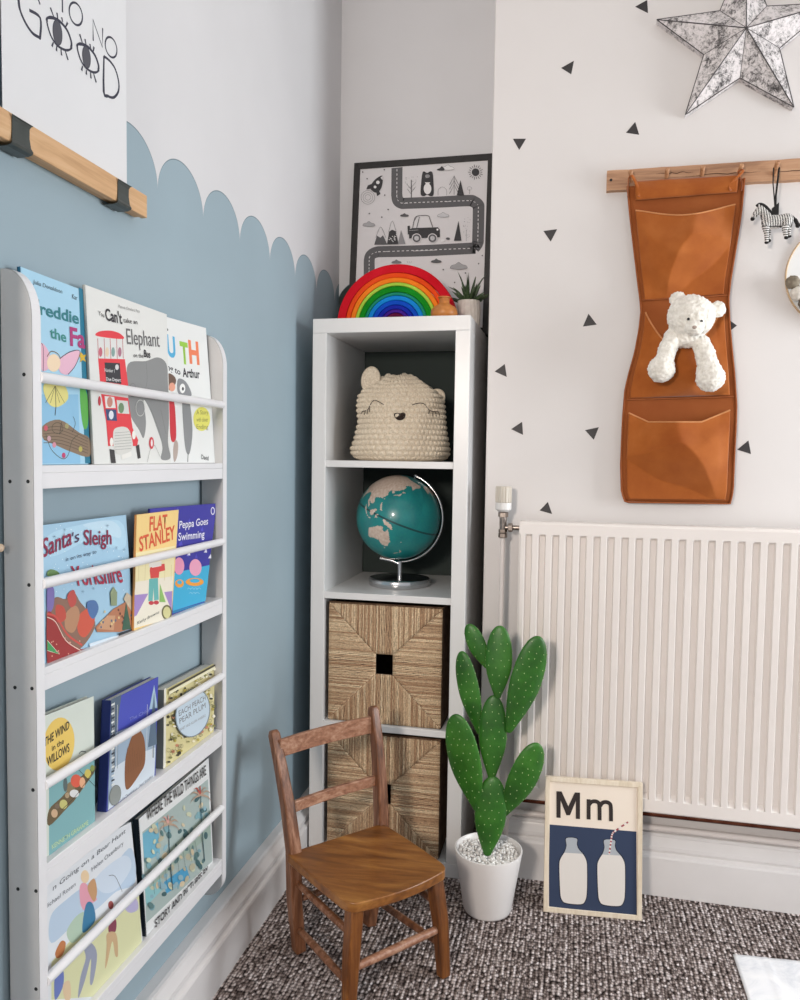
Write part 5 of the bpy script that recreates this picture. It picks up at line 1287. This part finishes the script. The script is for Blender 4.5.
def pad(base, tip, w, Yb, Yt, th=.0105, yaw=0.0, sq=1.5, bend=0.0, seed=0):
    """base/tip in photo pixels at depths Yb/Yt, w: width in pixels"""
    B, T = hy(base[0], base[1], Yb), hy(tip[0], tip[1], Yt)
    A = (T - B); L = A.length; A.normalize(); sc = (CAM - (B + T) / 2).length / FPX; W = w * sc / 2
    N = V3((math.sin(yaw), -math.cos(yaw), 0)); S = A.cross(N).normalized(); N = S.cross(A).normalized()
    nt, ns = 30, 28
    def cen(t): return B + A * (L * t) + S * (bend * math.sin(PI * t))
    def wid(t):
        tm = .50 + .12 * (sq - 1)
        if t < tm:
            q = t / tm; return W * (.20 + .80 * math.sin(PI / 2 * q) ** 1.15) * min(1, (q / .03) ** .5)
        q = (t - tm) / (1 - tm); return W * max(0, 1 - q ** 2.3) ** .5
    def pt(t, a_, out=0):
        w_ = wid(t); h_ = th * (w_ / W) ** .7 if w_ > 0 else 0
        return cen(t) + S * (w_ * math.cos(a_)) + N * ((h_ + out) * math.sin(a_))
    m = MB()
    tt = [.5 - .5 * math.cos(PI * i / nt) for i in range(nt + 1)]; tt[0] = .012; 
    vs = [pt(t, 2 * PI * j / ns) for t in tt for j in range(ns)]
    fs = [(i * ns + j, i * ns + (j + 1) % ns, (i + 1) * ns + (j + 1) % ns, (i + 1) * ns + j) for i in range(nt) for j in range(ns)] + [tuple(range(ns))]
    m.add(vs, fs)
    o = m.build('pad', CG.m, ca, smooth='soft')
    r_ = random.Random(seed); m = MB(); rows = max(4, int(L / .019))
    for face in (1, -1):
        for i in range(1, rows):
            t = i / rows; n_ = max(1, int(wid(t) * 2 / .017))
            for j in range(n_):
                u = ((j + .5 + (.25 if i % 2 else -.25)) / n_ - .5) * 1.75 + r_.uniform(-.05, .05)
                if abs(u) > .97: continue
                a_ = math.acos(max(-1, min(1, u))) * face
                p = pt(t + r_.uniform(-.02, .02), a_, .0002); m.ell(p, (.0011, .0011, .0015), 7, 5)
    for side in (0, PI):
        for i in range(2, rows): m.ell(pt(i / rows, side + .1), .0014, 6, 4)
    g = m.build('areoles', AR, o, smooth='soft', weld=False); g['kind'] = 'stuff'
    return o
Y = cc.y - .004
pad((487, 856), (493.5, 776), 29, Y - .020, Y - .012, .013, .05, 1.25, seed=1)
pad((478, 812), (455.5, 714), 33, Y - .012, Y - .035, .011, -.25, 1.45, -.004, seed=2)
pad((503, 816), (538, 743), 28, Y - .008, Y - .020, .011, .3, 1.5, .004, seed=3)
pad((491.5, 780), (494, 695), 26.5, Y - .012, Y - .006, .011, .1, 1.2, seed=4)
pad((480, 735), (461.5, 651), 22.5, Y - .002, Y - .005, .010, -.3, 1.4, -.003, seed=5)
pad((487, 668), (468, 624), 18.5, Y + .004, Y + .004, .009, -.1, 1.25, seed=6)
pad((497.5, 699), (500, 625.5), 26, Y - .008, Y - .002, .010, 0, 1.15, seed=7)
pad((508, 733), (539, 636), 30.5, Y - .010, Y - .012, .011, .25, 1.55, .003, seed=8)

# ------------------------------------------------------------------ child's wooden chair
CW = lambda n_, ax: wood(n_, '#5d3216', '#8a5228', '#a96f3e', ax, .38, .38, .12, 9)
SEATW = wood('worn_elm_seat', '#4a2a12', '#7c4c22', '#a27038', 0, .42, .30, .2, 5)
RAILW = wood('faded_rail_wood', '#653b28', '#936850', '#b8927a', 0, .9, .45, .25, 7)
POSTW = wood('chair_post_wood', '#3d2416', '#74492f', '#a07860', 2, .9, .4, .25, 8)
LEGW = wood('chair_leg_wood', '#3a210f', '#6b3e1c', '#9a642f', 2, .8, .3, .15, 7)
ch = thing('child_chair', (.27, -.39, 0), "small brown wooden child's chair with a worn solid seat and two back rails", 'chair')
F2, S2 = V3((.775, -.632, 0)), V3((.667, .745, 0))
BLs, BRs, FRs, FLs = V3((.092, -.408, .235)), V3((.262, -.218, .235)), V3((.449, -.380, .235)), V3((.281, -.566, .235))
def seat():
    nu, nv, T_ = 40, 36, .021
    def pt(u, v, k):
        # u across (left->right), v back->front ; rounded front corners, bowed front
        A = BLs.lerp(BRs, u); B = FLs.lerp(FRs, u); p = A.lerp(B, v)
        bow = .016 * math.sin(PI * u) * v ** 2; p = p + F2 * bow
        cr = max(0, abs(u - .5) * 2 - .84) / .16; cf = max(0, v - .88) / .12
        p = p - F2 * (.008 * (cr ** 2) * (v ** 6)); p = p + S2 * ((.5 - u) * 2 * .005 * (cf ** 2) * cr)
        p = p + S2 * ((.5 - u) * .012 * math.sin(PI * v) * -.4)
        dish = .0045 * math.sin(PI * u) ** .7 * math.sin(PI * v) ** .7
        z = .235 - (dish if k == 0 else T_)
        return V3((p.x, p.y, z))
    m = MB(); m.grid(lambda u, v: pt(u, v, 0), nu, nv); m.grid(lambda u, v: pt(u, v, 1), nu, nv)
    W = nu + 1; top = 0; bot = W * (nv + 1)
    ring = [i for i in range(W)] + [j * W + nu for j in range(1, nv + 1)] + [nv * W + i for i in range(nu - 1, -1, -1)] + [j * W for j in range(nv - 1, 0, -1)]
    n_ = len(ring)
    for i in range(n_): m.f.append([ring[i], ring[(i + 1) % n_], bot + ring[(i + 1) % n_], bot + ring[i]]); m.mi.append(0); m.c.append(None)
    o = m.build('seat', SEATW, ch, smooth='soft', bevel=.004, bseg=3)
seat()
def squarebar(pts, hw, hd, xdir, name, mat, bev=.004):
    """square-section bar through pts"""
    m = MB(); vs = []; n_ = len(pts)
    ws = hw if isinstance(hw, (list, tuple)) else [hw] * n_
    for i, p in enumerate(pts):
        p = V3(p); t = (V3(pts[min(i + 1, n_ - 1)]) - V3(pts[max(i - 1, 0)])).normalized()
        a_ = (V3(xdir) - t * V3(xdir).dot(t)).normalized(); b_ = t.cross(a_)
        for sx_, sy_ in ((-1, -1), (1, -1), (1, 1), (-1, 1)): vs.append(p + a_ * ws[i] * sx_ + b_ * (hd * ws[i] / ws[0]) * sy_)
    fs = [(i * 4 + j, i * 4 + (j + 1) % 4, (i + 1) * 4 + (j + 1) % 4, (i + 1) * 4 + j) for i in range(n_ - 1) for j in range(4)] + [(0, 3, 2, 1), tuple((n_ - 1) * 4 + j for j in range(4))]
    m.add(vs, fs); return m.build(name, mat, ch, bevel=bev, bseg=3)
BLt, BRt = V3((.036, -.347, .474)), V3((.228, -.190, .497))
bl = [(.113, -.383, .0005), (.104, -.392, .12), (.102, -.394, .235), (.081, -.378, .33), (.057, -.361, .41), tuple(BLt), tuple(BLt + V3((-.003, .002, .010)))]
br = [(.240, -.252, .0005), (.252, -.228, .12), (.257, -.214, .235), (.250, -.205, .33), (.240, -.197, .42), tuple(BRt), tuple(BRt + V3((-.002, .002, .010)))]
squarebar(bl, [.0125, .0135, .0138, .0130, .0118, .0108, .0080], .0140, S2, 'back_post', POSTW)
squarebar(br, [.0125, .0135, .0138, .0130, .0118, .0108, .0080], .0140, S2, 'back_post', POSTW)
squarebar([(.442, -.390, .0005), (.432, -.386, .12), (.416, -.384, .216)], [.0115, .0140, .0150], .0115, S2, 'front_leg', LEGW)
squarebar([(.279, -.556, .0005), (.281, -.548, .12), (.284, -.537, .216)], [.0115, .0140, .0150], .0115, S2, 'front_leg', LEGW)
def rail(zl, zr, hl, hr, post_f, nm, bow):
    # curved back rail between the posts
    m = MB(); n_ = 16; vs = []
    A = V3(post_f[0]); B = V3(post_f[1])
    for i in range(n_ + 1):
        f = i / n_; c = A.lerp(B, f) - F2 * (bow * math.sin(PI * f)); h = hl + (hr - hl) * f
        for dy, dz in ((-.0055, -h), (.0055, -h), (.0055, h), (-.0055, h)): vs.append(c + F2 * dy + V3((0, 0, dz)))
    fs = [(i * 4 + j, i * 4 + (j + 1) % 4, (i + 1) * 4 + (j + 1) % 4, (i + 1) * 4 + j) for i in range(n_) for j in range(4)] + [(0, 3, 2, 1), tuple(n_ * 4 + j for j in range(4))]
    m.add(vs, fs); m.build(nm, RAILW, ch, bevel=.002)
rail(0, 0, .0205, .0205, ((.053, -.356, .447), (.231, -.191, .464)), 'crest_rail', .010)
rail(0, 0, .0125, .0120, ((.082, -.378, .320), (.247, -.202, .333)), 'lower_back_rail', .008)
def rod(a_, b_, r, nm='stretcher', swell=1.25, mat=None):
    a_, b_ = V3(a_), V3(b_)
    MB().tube([a_.lerp(b_, k / 12) for k in range(13)], [r * (1 + (swell - 1) * math.sin(PI * k / 12)) for k in range(13)], 14).build(nm, mat or POSTW, ch, smooth=True)
rod((.106, -.392, .165), (.284, -.545, .160), .0065)
rod((.109, -.388, .058), (.284, -.554, .062), .0065)
rod((.255, -.225, .150), (.424, -.385, .155), .0065)
rod((.246, -.240, .060), (.434, -.388, .068), .0065)
rod((.286, -.550, .098), (.433, -.387, .104), .0080, 'front_stretcher', 1.15, RAILW)
rod((.107, -.390, .120), (.252, -.230, .120), .0065)

# ------------------------------------------------------------------ framed milk-bottle print
PALE = wood('pale_ash_frame', '#cfbfa6', '#e0d2bc', '#ebe0cf', 2, 1.0, .55, .08)
upv = V3((-.004, .046, .320)); 
mt, mp, mn, msheet = framed('milk_bottle_print', 'pale wood framed Mm milk bottle print leaning against the radiator and skirting', (.6405, -.097, .0006), (.8735, -.078, .0006), upv, upv.length, .0115, .013, PALE, '#ecdfd0')
a = Art(mp, mn, (480, 780, 5))
NV = '#2c3a56'
a.poly([(345, 222), (782, 258), (784, 680), (345, 632)], NV)
a.poly([(345, 632), (784, 680), (784, 690), (345, 644)], '#dcd8cf')
def bottle(dx, dy):
    o_ = [(428, 288), (486, 290), (488, 318), (496, 342), (522, 372), (536, 405), (539, 450), (538, 560), (530, 606), (505, 626), (430, 620), (404, 600), (396, 555), (392, 430), (398, 392), (420, 356), (429, 325)]
    a.poly([(x + dx, y + dy) for x, y in smooth2(o_, 4, True)], '#1d2433')
    i_ = [(432, 291), (483, 293), (484, 320), (492, 344), (517, 374), (532, 406), (535, 450), (534, 558), (526, 602), (504, 621), (432, 615), (409, 597), (401, 553), (397, 430), (403, 394), (424, 358), (433, 327)]
    ii = [(x + dx, y + dy) for x, y in smooth2(i_, 4, True)]
    a.poly(ii, '#aab0b6')
    a.poly([(x, max(y, 362 + dy + (x - dx - 400) * .06)) for x, y in ii], '#ded9d3')
bottle(0, 0); bottle(190, 9)
pts = [(646, 372), (653, 320), (660, 275), (672, 258), (740, 210)]
sp_ = smooth2(pts, 6, False)
for i in range(len(sp_) - 1): a.stroke([sp_[i], sp_[i + 1]], ('#e6ded8', '#a04a52')[i % 2], .0040)
KM = '#2b2220'
a.poly([(382, 188), (382, 56), (403, 57), (403, 189)], KM); a.poly([(479, 194), (479, 62), (500, 63), (500, 195)], KM)
a.poly([(385, 56), (408, 57), (450, 150), (450, 176), (432, 176)], KM); a.poly([(496, 63), (474, 62), (433, 150), (433, 176), (450, 176)], KM)
a.stroke([(543, 96), (543, 197)], KM, .0094)
a.stroke([(545, 124), (556, 110), (574, 106), (590, 112), (597, 130), (598, 201)], KM, .0094, 4)
a.stroke([(600, 130), (612, 114), (630, 110), (647, 117), (654, 136), (655, 206)], KM, .0094, 4)
a.build('milk_print', MATTE, msheet)

# ------------------------------------------------------------------ white sheet on the carpet
q = [V3((1.063, -.162, 0)), V3((1.52, -.130, 0)), V3((1.54, -.60, 0)), V3((1.068, -.62, 0))]
SH = NT('marbled_white_sheet'); SH.setp(.6); v = SH.mapping(); SH.base(SH.ramp(SH.noise(v, 9, 6, .65, 1.2), [(.35, '#cfd2d8'), (.5, '#e6e7ea'), (.65, '#f0f0f1')]))
m = MB().grid(lambda u, w_: (q[0].lerp(q[1], u)).lerp(q[3].lerp(q[2], u), w_) + V3((0, 0, .0022 + .0016 * abs(noise.noise(V3((u * 6, w_ * 6, 0)))) + .0015 * math.exp(-((u - .15) / .01) ** 2))), 60, 50)
o = m.build('paper_sheet', SH.m, None, loc=(1.29, -.38, 0), smooth='soft'); md = o.modifiers.new('thickness', 'SOLIDIFY'); md.thickness = .0012; md.offset = -1
props(o, 'white marbled paper sheet lying on the carpet at the lower right', 'paper')

# ------------------------------------------------------------------ unseen box added to shade the near side of the rack
shade_box = thing('unseen_shade_box', (-.02, -1.75, 0), 'unseen white box added to shade the near side of the book rack', 'light blocker')
WB = plain('shade_box_white', '#d8d8d6', .45, var=.01)
MB().box(XW + .046, .012, -2.2, -1.33, .02, 2.1).build('body', WB, shade_box, bevel=.002)
MB().box(.0125, .0145, -2.19, -1.34, .06, 2.08).build('shade_box_front', WB, shade_box, bevel=.001)
# ------------------------------------------------------------------ light
def area(name, loc, target, sx, sy, power, col):
    l = bpy.data.lights.new(name, 'AREA'); l.shape = 'RECTANGLE'; l.size = sx; l.size_y = sy; l.energy = power; l.color = col
    o = bpy.data.objects.new(name, l); COL.objects.link(o); o.location = loc
    o.rotation_euler = (V3(target) - V3(loc)).to_track_quat('-Z', 'Y').to_euler(); return o
area('window_light', (2.75, -.42, 1.22), (0, -.1, .8), .7, 1.1, 40, (.93, .97, 1.0))
area('room_light', (.10, -2.75, 1.50), (.7, 0, .7), .25, .25, 33, (1.0, .88, .78))
w = bpy.data.worlds.new('world'); bpy.context.scene.world = w; w.use_nodes = True
w.node_tree.nodes['Background'].inputs[0].default_value = (.93, .96, 1.0, 1); w.node_tree.nodes['Background'].inputs[1].default_value = .62
sc = bpy.context.scene
sc.view_settings.view_transform = 'Standard'; sc.view_settings.look = 'None'; sc.view_settings.gamma = 1; sc.view_settings.use_curve_mapping = False
sc.view_settings.exposure = 0.0
